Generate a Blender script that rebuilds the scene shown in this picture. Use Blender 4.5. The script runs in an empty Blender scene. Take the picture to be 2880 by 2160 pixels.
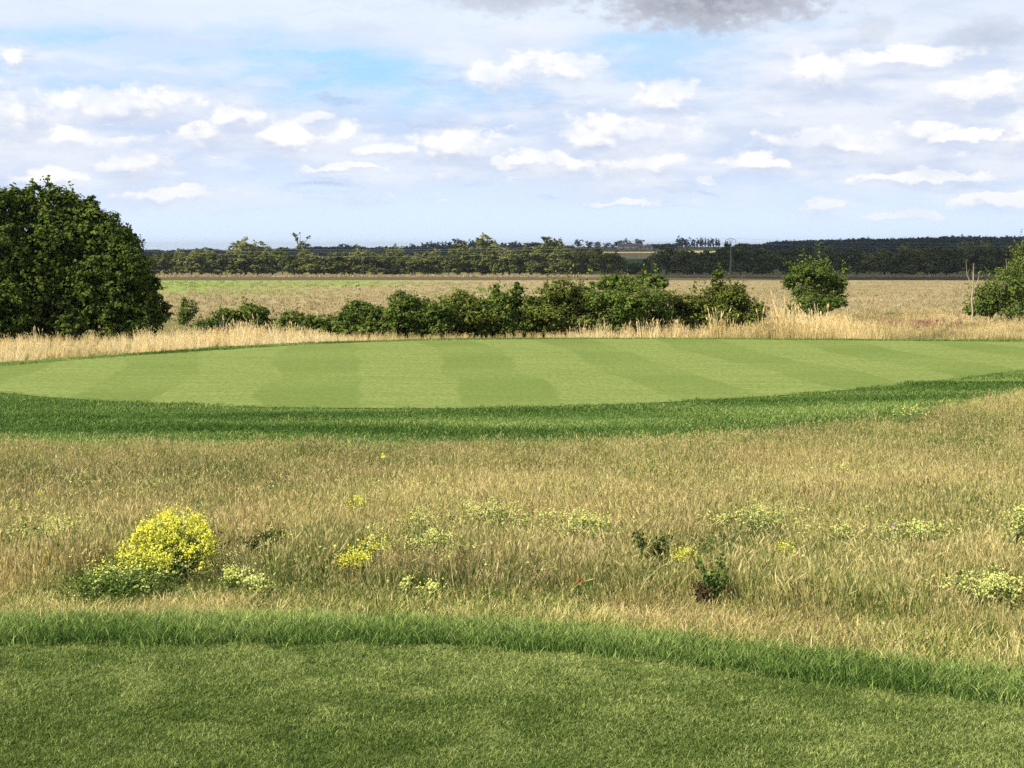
import bpy, math, random
import numpy as np
from mathutils import Vector

rad = math.radians
scene = bpy.context.scene
COL = scene.collection
rng = np.random.default_rng(7)

# ------------------------------------------------------------------ camera
H0 = 1.80            # eye height over the tee ground
F = 4200.0           # focal length in photo pixels (2880 wide)
PITCH = rad(5.24)
CP, SP = math.cos(PITCH), math.sin(PITCH)
cam_d = bpy.data.cameras.new("camera")
cam_d.sensor_width = 36.0
cam_d.lens = 36.0 * F / 2880.0
cam_d.clip_start = 0.1
cam_d.clip_end = 30000.0
cam = bpy.data.objects.new("camera", cam_d)
COL.objects.link(cam)
cam.location = (0, 0, H0)
cam.rotation_euler = (math.pi / 2 - PITCH, 0, 0)
scene.camera = cam

# ------------------------------------------------------------------ sun, view
SUN_EL = rad(40.0)
SUN_AZ = math.atan2(-0.86, -0.51)          # x, y of the direction towards the sun: behind the camera, to the left
SX, SY, SZ = math.sin(SUN_AZ) * math.cos(SUN_EL), math.cos(SUN_AZ) * math.cos(SUN_EL), math.sin(SUN_EL)
sun_d = bpy.data.lights.new("sun", 'SUN')
sun_d.energy = 5.0
sun_d.angle = rad(0.55)
sun_d.color = (1.0, 0.91, 0.75)
sun = bpy.data.objects.new("sun", sun_d)
COL.objects.link(sun)
sun.location = (-30, -30, 60)
sun.rotation_euler = Vector((SX, SY, SZ)).to_track_quat('Z', 'Y').to_euler()

scene.view_settings.view_transform = 'Standard'
scene.view_settings.look = 'None'
scene.view_settings.exposure = 0.5
scene.view_settings.gamma = 1.0
scene.view_settings.use_curve_mapping = False
scene.render.engine = 'CYCLES'
cy = scene.cycles
cy.max_bounces = 5
cy.diffuse_bounces = 3
cy.glossy_bounces = 1
cy.transmission_bounces = 3
cy.transparent_max_bounces = 4
cy.caustics_reflective = False
cy.caustics_refractive = False
cy.use_adaptive_sampling = True
cy.adaptive_threshold = 0.02
cy.use_denoising = False

# ------------------------------------------------------------------ pixel helpers (only used to find real places)
def pix_dir(px, py):
    """direction of a photo pixel"""
    u, v = (px - 1440.0) / F, (1080.0 - py) / F
    return u, CP + v * SP, -SP + v * CP

def pix_azel(px, py):
    x, y, z = pix_dir(px, py)
    return math.degrees(math.atan2(x, y)), math.degrees(math.atan2(z, math.hypot(x, y)))

def project(x, y, z):
    x, y, z = np.asarray(x, float), np.asarray(y, float), np.asarray(z, float) - H0
    dep = y * CP - z * SP
    dep = np.where(dep < 0.05, 0.05, dep)
    up = y * SP + z * CP
    return 1440 + F * x / dep, 1080 - F * up / dep

# ------------------------------------------------------------------ world: Nishita sky + clouds
world = bpy.data.worlds.new("World")
scene.world = world
world.use_nodes = True
wt = world.node_tree
wt.nodes.clear()

class G:
    """small helper that wires math nodes"""
    def __init__(s, tree): s.t = tree
    def n(s, kind, **kw):
        nd = s.t.nodes.new(kind)
        for k, v in kw.items(): setattr(nd, k, v)
        return nd
    def put(s, sock, v):
        if isinstance(v, bpy.types.NodeSocket): s.t.links.new(v, sock)
        elif v is not None: sock.default_value = v
    def m(s, op, a, b=None, c=None, clamp=False):
        nd = s.n('ShaderNodeMath', operation=op); nd.use_clamp = clamp
        s.put(nd.inputs[0], a); s.put(nd.inputs[1], b)
        if c is not None: s.put(nd.inputs[2], c)
        return nd.outputs[0]
    def v(s, op, a, b=None, c=None):
        nd = s.n('ShaderNodeVectorMath', operation=op)
        s.put(nd.inputs[0], a)
        if b is not None: s.put(nd.inputs[1], b)
        if c is not None: s.put(nd.inputs[2], c)
        return nd.outputs['Value'] if op in ('LENGTH', 'DOT_PRODUCT', 'DISTANCE') else nd.outputs['Vector']
    def xyz(s, x, y, z=0.0):
        nd = s.n('ShaderNodeCombineXYZ')
        s.put(nd.inputs[0], x); s.put(nd.inputs[1], y); s.put(nd.inputs[2], z)
        return nd.outputs[0]
    def noise(s, vec, scale, detail=4, rough=0.55, color=False):
        nd = s.n('ShaderNodeTexNoise')
        s.put(nd.inputs['Vector'], vec)
        nd.inputs['Scale'].default_value = scale
        nd.inputs['Detail'].default_value = detail
        nd.inputs['Roughness'].default_value = rough
        return nd.outputs['Color'] if color else nd.outputs[0]
    def mr(s, v, a, b, lo=0.0, hi=1.0, smooth=True):
        nd = s.n('ShaderNodeMapRange')
        if smooth: nd.interpolation_type = 'SMOOTHSTEP'
        s.put(nd.inputs[0], v)
        for k, q in zip((1, 2, 3, 4), (a, b, lo, hi)): s.put(nd.inputs[k], q)
        return nd.outputs[0]
    def mix(s, f, a, b, mode='MIX'):
        nd = s.n('ShaderNodeMix', data_type='RGBA', blend_type=mode)
        s.put(nd.inputs[0], f)
        for k, q in ((6, a), (7, b)):
            if isinstance(q, tuple) and len(q) == 3: q = (*q, 1.0)
            s.put(nd.inputs[k], q)
        return nd.outputs[2]

g = G(wt)
tc = g.n('ShaderNodeTexCoord').outputs['Generated']
sep = g.n('ShaderNodeSeparateXYZ'); wt.links.new(tc, sep.inputs[0])
DX, DY, DZ = sep.outputs
sky = g.n('ShaderNodeTexSky', sky_type='NISHITA')
sky.sun_disc = False
sky.sun_elevation = SUN_EL
sky.sun_rotation = SUN_AZ
sky.altitude = 80
sky.air_density = 1.0; sky.dust_density = 0.6; sky.ozone_density = 2.0
SKY_STRENGTH = 0.10
K = 1.0 / SKY_STRENGTH      # cloud radiances below are written as they should leave the Background
def rk(r, gg, b, f=1.0): return (r * K * f, gg * K * f, b * K * f)
SKYB = 1.0

az = g.m('MULTIPLY', g.m('ARCTAN2', DX, DY), 57.29578)
el = g.m('MULTIPLY', g.m('ARCSINE', DZ), 57.29578)
# flat cloud layer seen in perspective
zz = g.m('ADD', g.m('ABSOLUTE', DZ), 0.055)
plane = g.xyz(g.m('DIVIDE', DX, zz), g.m('DIVIDE', DY, zz), 0.0)
lay = g.noise(plane, 0.55, 5, 0.6)
high = g.noise(g.xyz(g.m('MULTIPLY', az, 0.075), g.m('MULTIPLY', el, 0.22), 3.0), 1.0, 5, 0.6)
# --- generic sky outside the placed clouds
def rk(r, gg, b, f=1.0): return (r * K * f * 0.735, gg * K * f * 0.735, b * K * f * 0.735)
blue = g.mix(1.0, sky.outputs[0], (0.62, 0.74, 0.80), 'MULTIPLY')
veil = g.m('ADD', g.mr(lay, 0.40, 0.62, 0.25, 0.92), 0.0)
gen = g.mix(veil, blue, rk(0.68, 0.74, 0.85))
gen = g.mix(g.mr(g.noise(plane, 1.1, 6, 0.62), 0.56, 0.68), gen, rk(0.84, 0.85, 0.88))
bgA = g.n('ShaderNodeBackground'); wt.links.new(gen, bgA.inputs[0]); bgA.inputs[1].default_value = SKY_STRENGTH

# --- the part of the sky the photograph shows
P0 = g.xyz(az, el, 0.0)
wob = g.noise(g.v('MULTIPLY', P0, (1.0, 1.9, 1.0)), 0.55, 8, 0.62, color=True)
wob2 = g.v('MULTIPLY', g.v('SUBTRACT', wob, (0.5, 0.5, 0.5)), (2.6, 1.1, 0.0))
P = g.v('ADD', P0, wob2)
S = 2880 / 2212.0
blobs = [  # x, y, half width, half height in the overview
 (1085,172,85,30),(1130,150,42,34),(1215,158,80,30),(250,232,165,34),(30,265,95,55),(505,262,70,24),(640,300,140,28),(455,296,70,30),(985,322,86,32),
 (810,326,120,14),(280,358,95,32),(1300,302,95,28),(1370,290,145,36),(1350,362,80,34),(1420,352,80,24),(1785,168,85,38),
 (1840,320,200,32),(1985,288,60,28),(2050,306,110,20),(1640,358,110,20),(1225,350,90,20),(1432,222,72,30),(2155,290,46,16),
 (350,426,110,22),(755,362,85,12),(2160,438,85,18),(1772,445,46,18),(1990,384,160,15),(1350,438,78,5),(1950,128,170,20),
 (690,260,36,13),(34,134,36,20),(120,390,95,22),(1960,462,80,8),(2120,205,130,34),(150,302,170,26),(2190,300,40,60),(1120,350,80,14)]
def field(off):
    best = None
    for (bx, by, hw, hh) in blobs:
        a0, e0 = pix_azel(bx * S, by * S)
        ra, re = hw * S / F * 57.3 * 1.25, max(hh * S / F * 57.3 * 1.6, 0.16)
        q = g.v('MULTIPLY_ADD', P, (1 / ra, 1 / re, 0.0), (-a0 / ra, (off - e0) / re, 0.0))
        r = g.v('LENGTH', q)
        best = r if best is None else g.m('SMOOTH_MIN', best, r, 0.25)
    return g.m('SUBTRACT', 1.0, best)
F0, F1 = field(0.0), field(0.28)
puff = g.noise(g.v('MULTIPLY', P0, (1.0, 1.5, 1.0)), 1.05, 3, 0.5)
fine = g.noise(g.v('MULTIPLY', P0, (1.0, 1.5, 1.0)), 1.7, 9, 0.60)
up = g.m('SUBTRACT', F0, F1)
bil = g.m('ADD', g.m('MULTIPLY', g.m('SUBTRACT', puff, 0.5), 1.5), g.m('MULTIPLY', g.m('SUBTRACT', fine, 0.5), 0.9))
shade = g.mr(g.m('ADD', up, g.m('MULTIPLY', bil, 0.75)), -0.38, 0.34, 0.0, 1.0)
topw = g.mr(up, -0.12, 0.30, 0.0, 1.0)
Fm = g.m('ADD', F0, bil)
alpha = g.m('MULTIPLY', g.mr(el, 0.8, 3.4, 0.70, 1.0), g.mr(Fm, -0.02, g.mr(topw, 0.0, 1.0, 1.5, 0.42), 0.0, 1.0))
# base of the shown sky: blue gaps, veils above, lavender haze below
gapn = g.m('MULTIPLY', g.m('SUBTRACT', high, 0.5), 4.0)
eln = g.m('ADD', el, gapn)
gap = g.m('MULTIPLY', g.mr(eln, 4.6, 6.0), g.mr(eln, 7.3, 8.3, 1.0, 0.0))
gap = g.m('MULTIPLY', gap, g.mr(g.m('ADD', az, g.m('MULTIPLY', g.m('SUBTRACT', el, 7.0), -2.0)), 8.5, 14.0, 1.0, 0.12))
soft = g.noise(g.v('MULTIPLY', P0, (0.26, 0.95, 1.0)), 1.0, 6, 0.55)
base = g.mix(g.mr(el, -0.5, 5.0), rk(0.84, 0.99, 1.19), rk(0.56, 0.70, 0.95))
base = g.mix(g.mr(eln, 6.6, 8.6), base, rk(0.79, 0.88, 1.01))
base = g.mix(g.m('MULTIPLY', gap, 1.0), base, rk(0.42, 0.73, 1.06))
bank = g.m('MULTIPLY', g.mr(g.noise(g.v('MULTIPLY', P, (0.12, 0.50, 1.0)), 1.0, 6, 0.64), 0.40, 0.60), g.mr(el, 0.8, 2.4))
base = g.mix(g.m('MULTIPLY', bank, 0.65), base, rk(0.74, 0.81, 0.95))
bankr = g.m('MULTIPLY', g.mr(g.m('ADD', az, g.m('MULTIPLY', wob, 3.0)), 2.0, 13.0), g.m('MULTIPLY', g.mr(el, 2.6, 5.0), g.mr(el, 7.6, 8.8, 1.0, 0.5)))
base = g.mix(g.m('MULTIPLY', bankr, 0.72), base, g.mix(g.mr(soft, 0.35, 0.65), rk(0.66, 0.73, 0.88), rk(0.82, 0.87, 0.96)))
streak = g.mr(g.noise(g.v('MULTIPLY', P, (0.22, 1.5, 1.0)), 1.0, 6, 0.62), 0.52, 0.68)
base = g.mix(g.m('MULTIPLY', streak, g.m('MULTIPLY', g.mr(el, 1.0, 2.5, 0.0, 0.55), g.mr(el, 5.5, 7.0, 1.0, 0.25))), base, rk(0.46, 0.54, 0.76))
ccol = g.mix(shade, rk(0.58, 0.63, 0.78), rk(1.03, 1.02, 1.01))
halo = g.m('MULTIPLY', g.mr(g.m('ADD', F0, g.m('MULTIPLY', g.m('SUBTRACT', soft, 0.5), 4.5)), -1.3, 0.5), g.mr(el, 0.9, 2.8, 0.3, 1.0))
base = g.mix(g.m('MULTIPLY', halo, 0.78), base, g.mix(g.mr(soft, 0.36, 0.62), rk(0.64, 0.72, 0.89), rk(0.86, 0.90, 0.98)))
xn = g.noise(g.v('ADD', g.v('MULTIPLY', P, (0.62, 1.7, 1.0)), (7.3, 2.1, 0.0)), 1.0, 7, 0.6)
xa = g.m('MULTIPLY', g.mr(xn, 0.60, 0.72), g.m('MULTIPLY', g.mr(el, 0.9, 2.0), g.mr(el, 5.2, 6.4, 1.0, 0.1)))
base = g.mix(g.m('MULTIPLY', xa, 0.75), base, rk(0.97, 0.98, 1.0))
alpha = g.m('MULTIPLY', alpha, g.mr(g.noise(g.v('MULTIPLY', P0, (0.5, 0.9, 1.0)), 1.0, 3, 0.5), 0.30, 0.60, 0.45, 1.0))
colr = g.mix(g.m('MULTIPLY', alpha, 0.95), base, ccol)
# the grey clouds at the top
def blob(px, py, hw, hh, k=1.0, amp=1.6):
    a0, e0 = pix_azel(px * S, py * S)
    ra, re = hw * S / F * 57.3, hh * S / F * 57.3
    q = g.v('MULTIPLY_ADD', P, (1 / ra, 1 / re, 0.0), (-a0 / ra, -e0 / re, 0.0))
    f = g.m('ADD', g.m('SUBTRACT', 1.0, g.v('LENGTH', q)), g.m('MULTIPLY', g.m('SUBTRACT', fine, 0.5), amp))
    return g.m('MULTIPLY', g.mr(f, -0.1, 0.65), k)
for (px, py, hw, hh, k) in ((1540, 0, 290, 72, 0.97), (1090, -8, 170, 44, 0.5), (1890, 60, 60, 34, 0.22), (2140, 70, 110, 44, 0.28)):
    colr = g.mix(blob(px, py, hw, hh, k), colr, g.mix(g.mr(fine, 0.35, 0.65), rk(0.34, 0.37, 0.44), rk(0.50, 0.52, 0.60)))
bgB = g.n('ShaderNodeBackground'); wt.links.new(colr, bgB.inputs[0]); bgB.inputs[1].default_value = SKY_STRENGTH
inreg = g.m('MULTIPLY', g.mr(g.m('ABSOLUTE', az), 27.0, 33.0, 1.0, 0.0),
            g.m('MULTIPLY', g.mr(el, 12.0, 17.0, 1.0, 0.0), g.mr(el, -3.0, -1.0)))
mx = g.n('ShaderNodeMixShader')
wt.links.new(inreg, mx.inputs[0]); wt.links.new(bgA.outputs[0], mx.inputs[1]); wt.links.new(bgB.outputs[0], mx.inputs[2])
wo = g.n('ShaderNodeOutputWorld'); wt.links.new(mx.outputs[0], wo.inputs[0])
world.cycles.sampling_method = 'MANUAL'
world.cycles.sample_map_resolution = 512

# ------------------------------------------------------------------ numpy noise and terrain
_tab = np.random.default_rng(3).random((256, 256))
def vnoise(x, y, s=1.0, oct=3):
    x, y = np.asarray(x, float) / s, np.asarray(y, float) / s
    out = 0; amp = 1.0; tot = 0
    for k in range(oct):
        xi, yi = np.floor(x).astype(int), np.floor(y).astype(int)
        fx, fy = x - xi, y - yi
        fx, fy = fx * fx * (3 - 2 * fx), fy * fy * (3 - 2 * fy)
        T = lambda i, j: _tab[(i + 17 * k) % 256, (j + 31 * k) % 256]
        v = (T(xi, yi) * (1 - fx) + T(xi + 1, yi) * fx) * (1 - fy) + (T(xi, yi + 1) * (1 - fx) + T(xi + 1, yi + 1) * fx) * fy
        out = out + v * amp; tot += amp; amp *= 0.5; x, y = x * 2.03 + 5.1, y * 2.03 + 9.7
    return out / tot

_pd = np.array([-300, 0, 5, 7.3, 8.0, 12.5, 17, 22, 25, 30, 40, 52, 58, 66, 100, 370, 440, 700, 1000, 1300, 1800, 2200, 7000, 12000.])
_pz = np.array([-1.6, -1.75, -1.80, -1.865, -1.94, -2.43, -2.80, -3.08, -3.24, -3.29, -3.28, -3.27, -3.48, -3.78, -4.45, -8.50, -8.70, -11.0, -10.5, -7.0, -1.2, 0.3, -8, -20])
_fd = np.concatenate([np.arange(-300, 0, 5), np.arange(0, 110, 0.5), np.geomspace(110, 12000, 400)])
_fz = np.interp(_fd, _pd, _pz)
for _ in range(14):
    _fz[1:-1] = (_fz[:-2] + 2 * _fz[1:-1] + _fz[2:]) / 4

def terrain(x, y):
    x, y = np.asarray(x, float), np.asarray(y, float)
    z = H0 + np.interp(y, _fd, _fz)
    z = z + 0.42 * np.exp(-((x - 11.5) / 4.0) ** 2 - ((y - 25.5) / 5.5) ** 2)
    z = z + 0.10 * (vnoise(x + 40, y + 11, 5.0, 2) - 0.5) * np.clip((y - 7.5) / 3, 0, 1) * np.clip((24 - y) / 4, 0, 1)
    far = np.clip((y - 650) / 600, 0, 1)
    z = z + far * 4.0 * (vnoise(x + 900, y * 0.6, 520, 2) - 0.5)
    z = z - 9.0 * np.clip((y - 900) / 700, 0, 1) * np.clip((0.045 - x / np.maximum(y, 1)) / 0.05, 0, 1)
    return z

_ys = np.geomspace(2.5, 6500, 2500)
def unproject(px, py):
    u, dy, dz = pix_dir(px, py)
    xs = u / dy * _ys; zs = H0 + dz / dy * _ys
    hit = zs < terrain(xs, _ys)
    k = int(np.argmax(hit)) if hit.any() else len(_ys) - 1
    return float(xs[k]), float(_ys[k])
def at(px, d):
    """ground point in photo column px at distance d"""
    x = (px - 1440) / F * d
    for _ in range(4):
        z = float(terrain(x, d)) - H0
        x = (px - 1440) / F * (d * CP - z * SP)
    return x, d, float(terrain(x, d))
def ztop(py, d):
    u, dy, dz = pix_dir(1440, py)
    return H0 + d * dz / dy

# ------------------------------------------------------------------ mesh helpers
def tag(o, label=None, cat=None, group=None, kind=None):
    if label: o['label'] = label
    if cat: o['category'] = cat
    if group: o['group'] = group
    if kind: o['kind'] = kind
    return o

def mesh_np(name, V, Fc, mat=None, smooth=False, attrs=None):
    """V (n,3), Fc (m,k) all faces with k corners"""
    me = bpy.data.meshes.new(name)
    V = np.ascontiguousarray(V, np.float32); Fc = np.ascontiguousarray(Fc, np.int32)
    me.vertices.add(len(V)); me.vertices.foreach_set("co", V.ravel())
    k = Fc.shape[1]
    me.loops.add(Fc.size); me.loops.foreach_set("vertex_index", Fc.ravel())
    me.polygons.add(len(Fc))
    me.polygons.foreach_set("loop_start", np.arange(0, Fc.size, k, dtype=np.int32))
    if smooth: me.polygons.foreach_set("use_smooth", np.ones(len(Fc), bool))
    for an, dom, arr in (attrs or []):
        a = me.attributes.new(an, 'FLOAT', dom); a.data.foreach_set("value", np.ascontiguousarray(arr, np.float32))
    me.update(calc_edges=True)
    if mat: me.materials.append(mat)
    return me

def obj(name, me, parent=None, loc=None):
    o = bpy.data.objects.new(name, me); COL.objects.link(o)
    if parent: o.parent = parent
    if loc is not None: o.location = loc
    return o

def empty(name, loc, label, cat, group=None, rz=0.0):
    o = bpy.data.objects.new(name, None); COL.objects.link(o)
    o.location = loc; o.rotation_euler = (0, 0, rz); o.empty_display_size = 0.2
    return tag(o, label, cat, group)

class MB:
    """collects quads / tris as quads"""
    def __init__(s): s.V = []; s.F = []; s.n = 0
    def add(s, V, Fc):
        s.V.append(np.asarray(V, float)); s.F.append(np.asarray(Fc, int) + s.n); s.n += len(V)
    def tube(s, pts, radii, sides=7):
        pts = np.asarray(pts, float); n = len(pts)
        t = np.gradient(pts, axis=0); t /= np.linalg.norm(t, axis=1)[:, None] + 1e-9
        ref = np.array([0.31, 0.95, 0.05])
        a = np.cross(t, ref); a /= np.linalg.norm(a, axis=1)[:, None] + 1e-9
        b = np.cross(t, a)
        ang = np.linspace(0, 2 * np.pi, sides, endpoint=False)
        V = (pts[:, None, :] + np.asarray(radii, float)[:, None, None] * (a[:, None, :] * np.cos(ang)[None, :, None] + b[:, None, :] * np.sin(ang)[None, :, None])).reshape(-1, 3)
        Fc = [[i * sides + j, i * sides + (j + 1) % sides, (i + 1) * sides + (j + 1) % sides, (i + 1) * sides + j] for i in range(n - 1) for j in range(sides)]
        s.add(V, Fc)
    def box(s, x0, x1, y0, y1, z0, z1):
        V = [(x0, y0, z0), (x1, y0, z0), (x1, y1, z0), (x0, y1, z0), (x0, y0, z1), (x1, y0, z1), (x1, y1, z1), (x0, y1, z1)]
        s.add(V, [(0, 3, 2, 1), (4, 5, 6, 7), (0, 1, 5, 4), (1, 2, 6, 5), (2, 3, 7, 6), (3, 0, 4, 7)])
    def mesh(s, name, mat, smooth=False):
        return mesh_np(name, np.concatenate(s.V), np.concatenate(s.F), mat, smooth)

# ------------------------------------------------------------------ materials
def new_mat(name):
    m = bpy.data.materials.new(name); m.use_nodes = True
    m.node_tree.nodes.clear()
    return m, G(m.node_tree)
def out(gm, shader):
    o = gm.n('ShaderNodeOutputMaterial'); gm.t.links.new(shader, o.inputs[0])
def leafy(gm, col, trans=0.3, gloss=0.0, tcol=None):
    d = gm.n('ShaderNodeBsdfDiffuse'); gm.put(d.inputs[0], col)
    t = gm.n('ShaderNodeBsdfTranslucent'); gm.put(t.inputs[0], tcol or col)
    m = gm.n('ShaderNodeMixShader'); m.inputs[0].default_value = trans
    gm.t.links.new(d.outputs[0], m.inputs[1]); gm.t.links.new(t.outputs[0], m.inputs[2])
    res = m.outputs[0]
    if gloss:
        gl = gm.n('ShaderNodeBsdfGlossy'); gl.inputs['Roughness'].default_value = 0.45
        m2 = gm.n('ShaderNodeMixShader'); m2.inputs[0].default_value = gloss
        gm.t.links.new(res, m2.inputs[1]); gm.t.links.new(gl.outputs[0], m2.inputs[2]); res = m2.outputs[0]
    out(gm, res)
def ramp(gm, fac, stops):
    r = gm.n('ShaderNodeValToRGB'); gm.put(r.inputs[0], fac)
    e = r.color_ramp.elements
    while len(e) < len(stops): e.new(0.5)
    for i, (p, c) in enumerate(stops): e[i].position = p; e[i].color = (*c, 1)
    return r.outputs[0]
def attr(gm, name, kind='GEOMETRY'):
    a = gm.n('ShaderNodeAttribute', attribute_type=kind, attribute_name=name)
    return a.outputs['Fac']

def foliage_mat(name, dark, mid, light, dead=None, trans=0.24, gloss=0.0):
    m, gm = new_mat(name)
    t = attr(gm, 'tint')
    c = ramp(gm, t, [(0.0, dark), (0.5, mid), (0.93, light)] + ([(1.0, dead)] if dead else [(1.0, light)]))
    leafy(gm, c, trans, gloss)
    return m

def grass_mat(name, stops, trans=0.3, seed=(0.42, 0.33, 0.19), jit=0.5, pink=0.0):
    m, gm = new_mat(name)
    t = attr(gm, 'tint'); d = attr(gm, 'dry', 'INSTANCER'); sd = attr(gm, 'seed')
    f = gm.m('ADD', d, gm.m('MULTIPLY', gm.m('SUBTRACT', t, 0.5), jit), clamp=True)
    c = ramp(gm, f, stops)
    c = gm.mix(gm.m('MULTIPLY', sd, 0.65), c, seed)
    if pink:
        nz = gm.mr(gm.noise(gm.n('ShaderNodeNewGeometry').outputs['Position'], 0.75, 4, 0.6), 0.47, 0.60)
        c = gm.mix(gm.m('MULTIPLY', nz, pink), c, (0.60, 0.44, 0.23))
    leafy(gm, c, trans, 0.0)
    return m

def ground_mat(name, fn, bump=0.0, bscale=30.0, rough=0.9):
    m, gm = new_mat(name)
    geo = gm.n('ShaderNodeNewGeometry')
    pos = geo.outputs['Position']
    c = fn(gm, pos)
    b = gm.n('ShaderNodeBsdfDiffuse'); gm.put(b.inputs[0], c)
    if bump:
        bp = gm.n('ShaderNodeBump'); bp.inputs['Strength'].default_value = 1.0; bp.inputs['Distance'].default_value = bump
        gm.put(bp.inputs['Height'], gm.noise(pos, bscale, 5, 0.7)); gm.t.links.new(bp.outputs[0], b.inputs['Normal'])
    out(gm, b.outputs[0])
    return m

def simple_mat(name, c0, c1, scale=8.0, rough=0.8):
    m, gm = new_mat(name)
    tcn = gm.n('ShaderNodeTexCoord').outputs['Object']
    c = gm.mix(gm.noise(tcn, scale, 4, 0.6), c0, c1)
    p = gm.n('ShaderNodeBsdfPrincipled'); gm.put(p.inputs['Base Color'], c); p.inputs['Roughness'].default_value = rough
    out(gm, p.outputs[0])
    return m

def c_ground(gm, pos):
    n1 = gm.mr(gm.noise(pos, 0.9, 5, 0.6), 0.35, 0.65)
    n2 = gm.mr(gm.noise(pos, 14.0, 4, 0.7), 0.3, 0.7)
    c = gm.mix(n1, (0.120, 0.135, 0.038), (0.20, 0.175, 0.075))
    return gm.mix(gm.m('MULTIPLY', n2, 0.5), c, (0.24, 0.19, 0.10))
def c_fairway(gm, pos):
    n1 = gm.mr(gm.noise(pos, 2.2, 4, 0.6), 0.3, 0.7)
    n2 = gm.mr(gm.noise(pos, 90.0, 3, 0.7), 0.3, 0.7)
    c = gm.mix(n1, (0.085, 0.135, 0.034), (0.125, 0.175, 0.045))
    return gm.mix(gm.m('MULTIPLY', n2, 0.55), c, (0.055, 0.085, 0.024))  # sheet kept darker than the blades: shade between them put into the colour
def c_collar(gm, pos):
    return gm.mix(gm.noise(pos, 6.0, 4, 0.6), (0.045, 0.10, 0.018), (0.065, 0.13, 0.028))
def c_fringe(gm, pos):
    st = gm.v('MULTIPLY', pos, (0.10, 0.9, 1.0))
    n = gm.mr(gm.noise(st, 1.0, 5, 0.65), 0.36, 0.64)
    c = gm.mix(n, (0.075, 0.140, 0.036), (0.135, 0.215, 0.065))
    return gm.mix(gm.m('MULTIPLY', gm.mr(gm.noise(pos, 12, 3, 0.7), 0.4, 0.7), 0.4), c, (0.045, 0.10, 0.022))
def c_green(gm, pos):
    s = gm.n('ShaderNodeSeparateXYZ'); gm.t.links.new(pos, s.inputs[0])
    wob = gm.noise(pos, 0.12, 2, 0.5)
    # mowing passes in two directions: sheen of leaning blades painted as colour bands
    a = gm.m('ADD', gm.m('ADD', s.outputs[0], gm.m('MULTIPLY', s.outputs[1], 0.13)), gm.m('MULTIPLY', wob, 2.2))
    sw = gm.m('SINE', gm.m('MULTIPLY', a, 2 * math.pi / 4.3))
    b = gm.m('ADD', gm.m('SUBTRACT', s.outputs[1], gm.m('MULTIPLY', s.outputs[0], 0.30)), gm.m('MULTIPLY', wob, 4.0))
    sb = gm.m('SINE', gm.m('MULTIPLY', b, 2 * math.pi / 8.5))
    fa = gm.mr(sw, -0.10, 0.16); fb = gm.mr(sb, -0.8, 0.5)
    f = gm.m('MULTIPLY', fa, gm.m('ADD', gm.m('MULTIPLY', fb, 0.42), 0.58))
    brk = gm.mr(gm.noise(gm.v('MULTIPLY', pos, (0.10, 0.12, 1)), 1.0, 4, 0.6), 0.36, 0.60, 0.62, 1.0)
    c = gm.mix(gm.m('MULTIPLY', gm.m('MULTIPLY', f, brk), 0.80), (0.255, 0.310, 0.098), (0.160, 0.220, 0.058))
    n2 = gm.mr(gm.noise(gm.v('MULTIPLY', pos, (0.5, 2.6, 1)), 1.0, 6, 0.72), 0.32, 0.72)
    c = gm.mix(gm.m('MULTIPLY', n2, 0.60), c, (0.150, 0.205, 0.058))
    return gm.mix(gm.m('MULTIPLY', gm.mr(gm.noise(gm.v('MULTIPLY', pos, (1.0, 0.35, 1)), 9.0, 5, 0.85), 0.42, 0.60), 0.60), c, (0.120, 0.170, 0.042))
def c_field(gm, pos):
    s = gm.n('ShaderNodeSeparateXYZ'); gm.t.links.new(pos, s.inputs[0])
    st = gm.v('MULTIPLY', pos, (0.035, 0.05, 1.0))
    n1 = gm.mr(gm.noise(st, 1.0, 6, 0.65), 0.36, 0.62)
    c = gm.mix(n1, (0.33, 0.275, 0.15), (0.43, 0.345, 0.20))
    n3 = gm.mr(gm.noise(gm.v('MULTIPLY', pos, (0.35, 0.25, 1)), 1.0, 6, 0.75), 0.35, 0.7)
    c = gm.mix(gm.m('MULTIPLY', n3, 0.55), c, (0.25, 0.205, 0.105))
    # greener ground on the left and far side, and green weeds low down on the right
    gl = gm.m('MULTIPLY', gm.mr(gm.m('ADD', s.outputs[0], gm.m('MULTIPLY', gm.noise(st, 0.6, 3, 0.5), 60)), 22.0, -12.0), gm.mr(s.outputs[1], 150, 200))
    gl = gm.m('MULTIPLY', gl, gm.mr(gm.noise(gm.v('MULTIPLY', pos, (0.012, 0.02, 1)), 1.0, 4, 0.6), 0.36, 0.52))
    c = gm.mix(gl, c, (0.24, 0.34, 0.08))
    gr = gm.m('MULTIPLY', gm.mr(s.outputs[0], 5.0, 60.0), gm.mr(gm.noise(gm.v('MULTIPLY', pos, (0.05, 0.05, 1)), 1.0, 4, 0.6), 0.35, 0.6))
    c = gm.mix(gm.m('MULTIPLY', gr, 0.5), c, (0.20, 0.19, 0.085))
    # pale straw streaks
    sk = gm.mr(gm.noise(gm.v('MULTIPLY', pos, (0.055, 0.085, 1)), 1.7, 4, 0.6), 0.62, 0.70)
    sk = gm.m('MULTIPLY', sk, gm.mr(s.outputs[0], 35.0, 5.0))
    return gm.mix(gm.m('MULTIPLY', sk, 0.8), c, (0.56, 0.45, 0.26))
def c_shaded_strip(gm, pos):
    return gm.mix(gm.noise(gm.v('MULTIPLY', pos, (0.1, 0.5, 1)), 1.0, 5, 0.6), (0.095, 0.080, 0.050), (0.15, 0.12, 0.075))  # brown ground, with part of the cloud shadow painted into its dark tone
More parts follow.
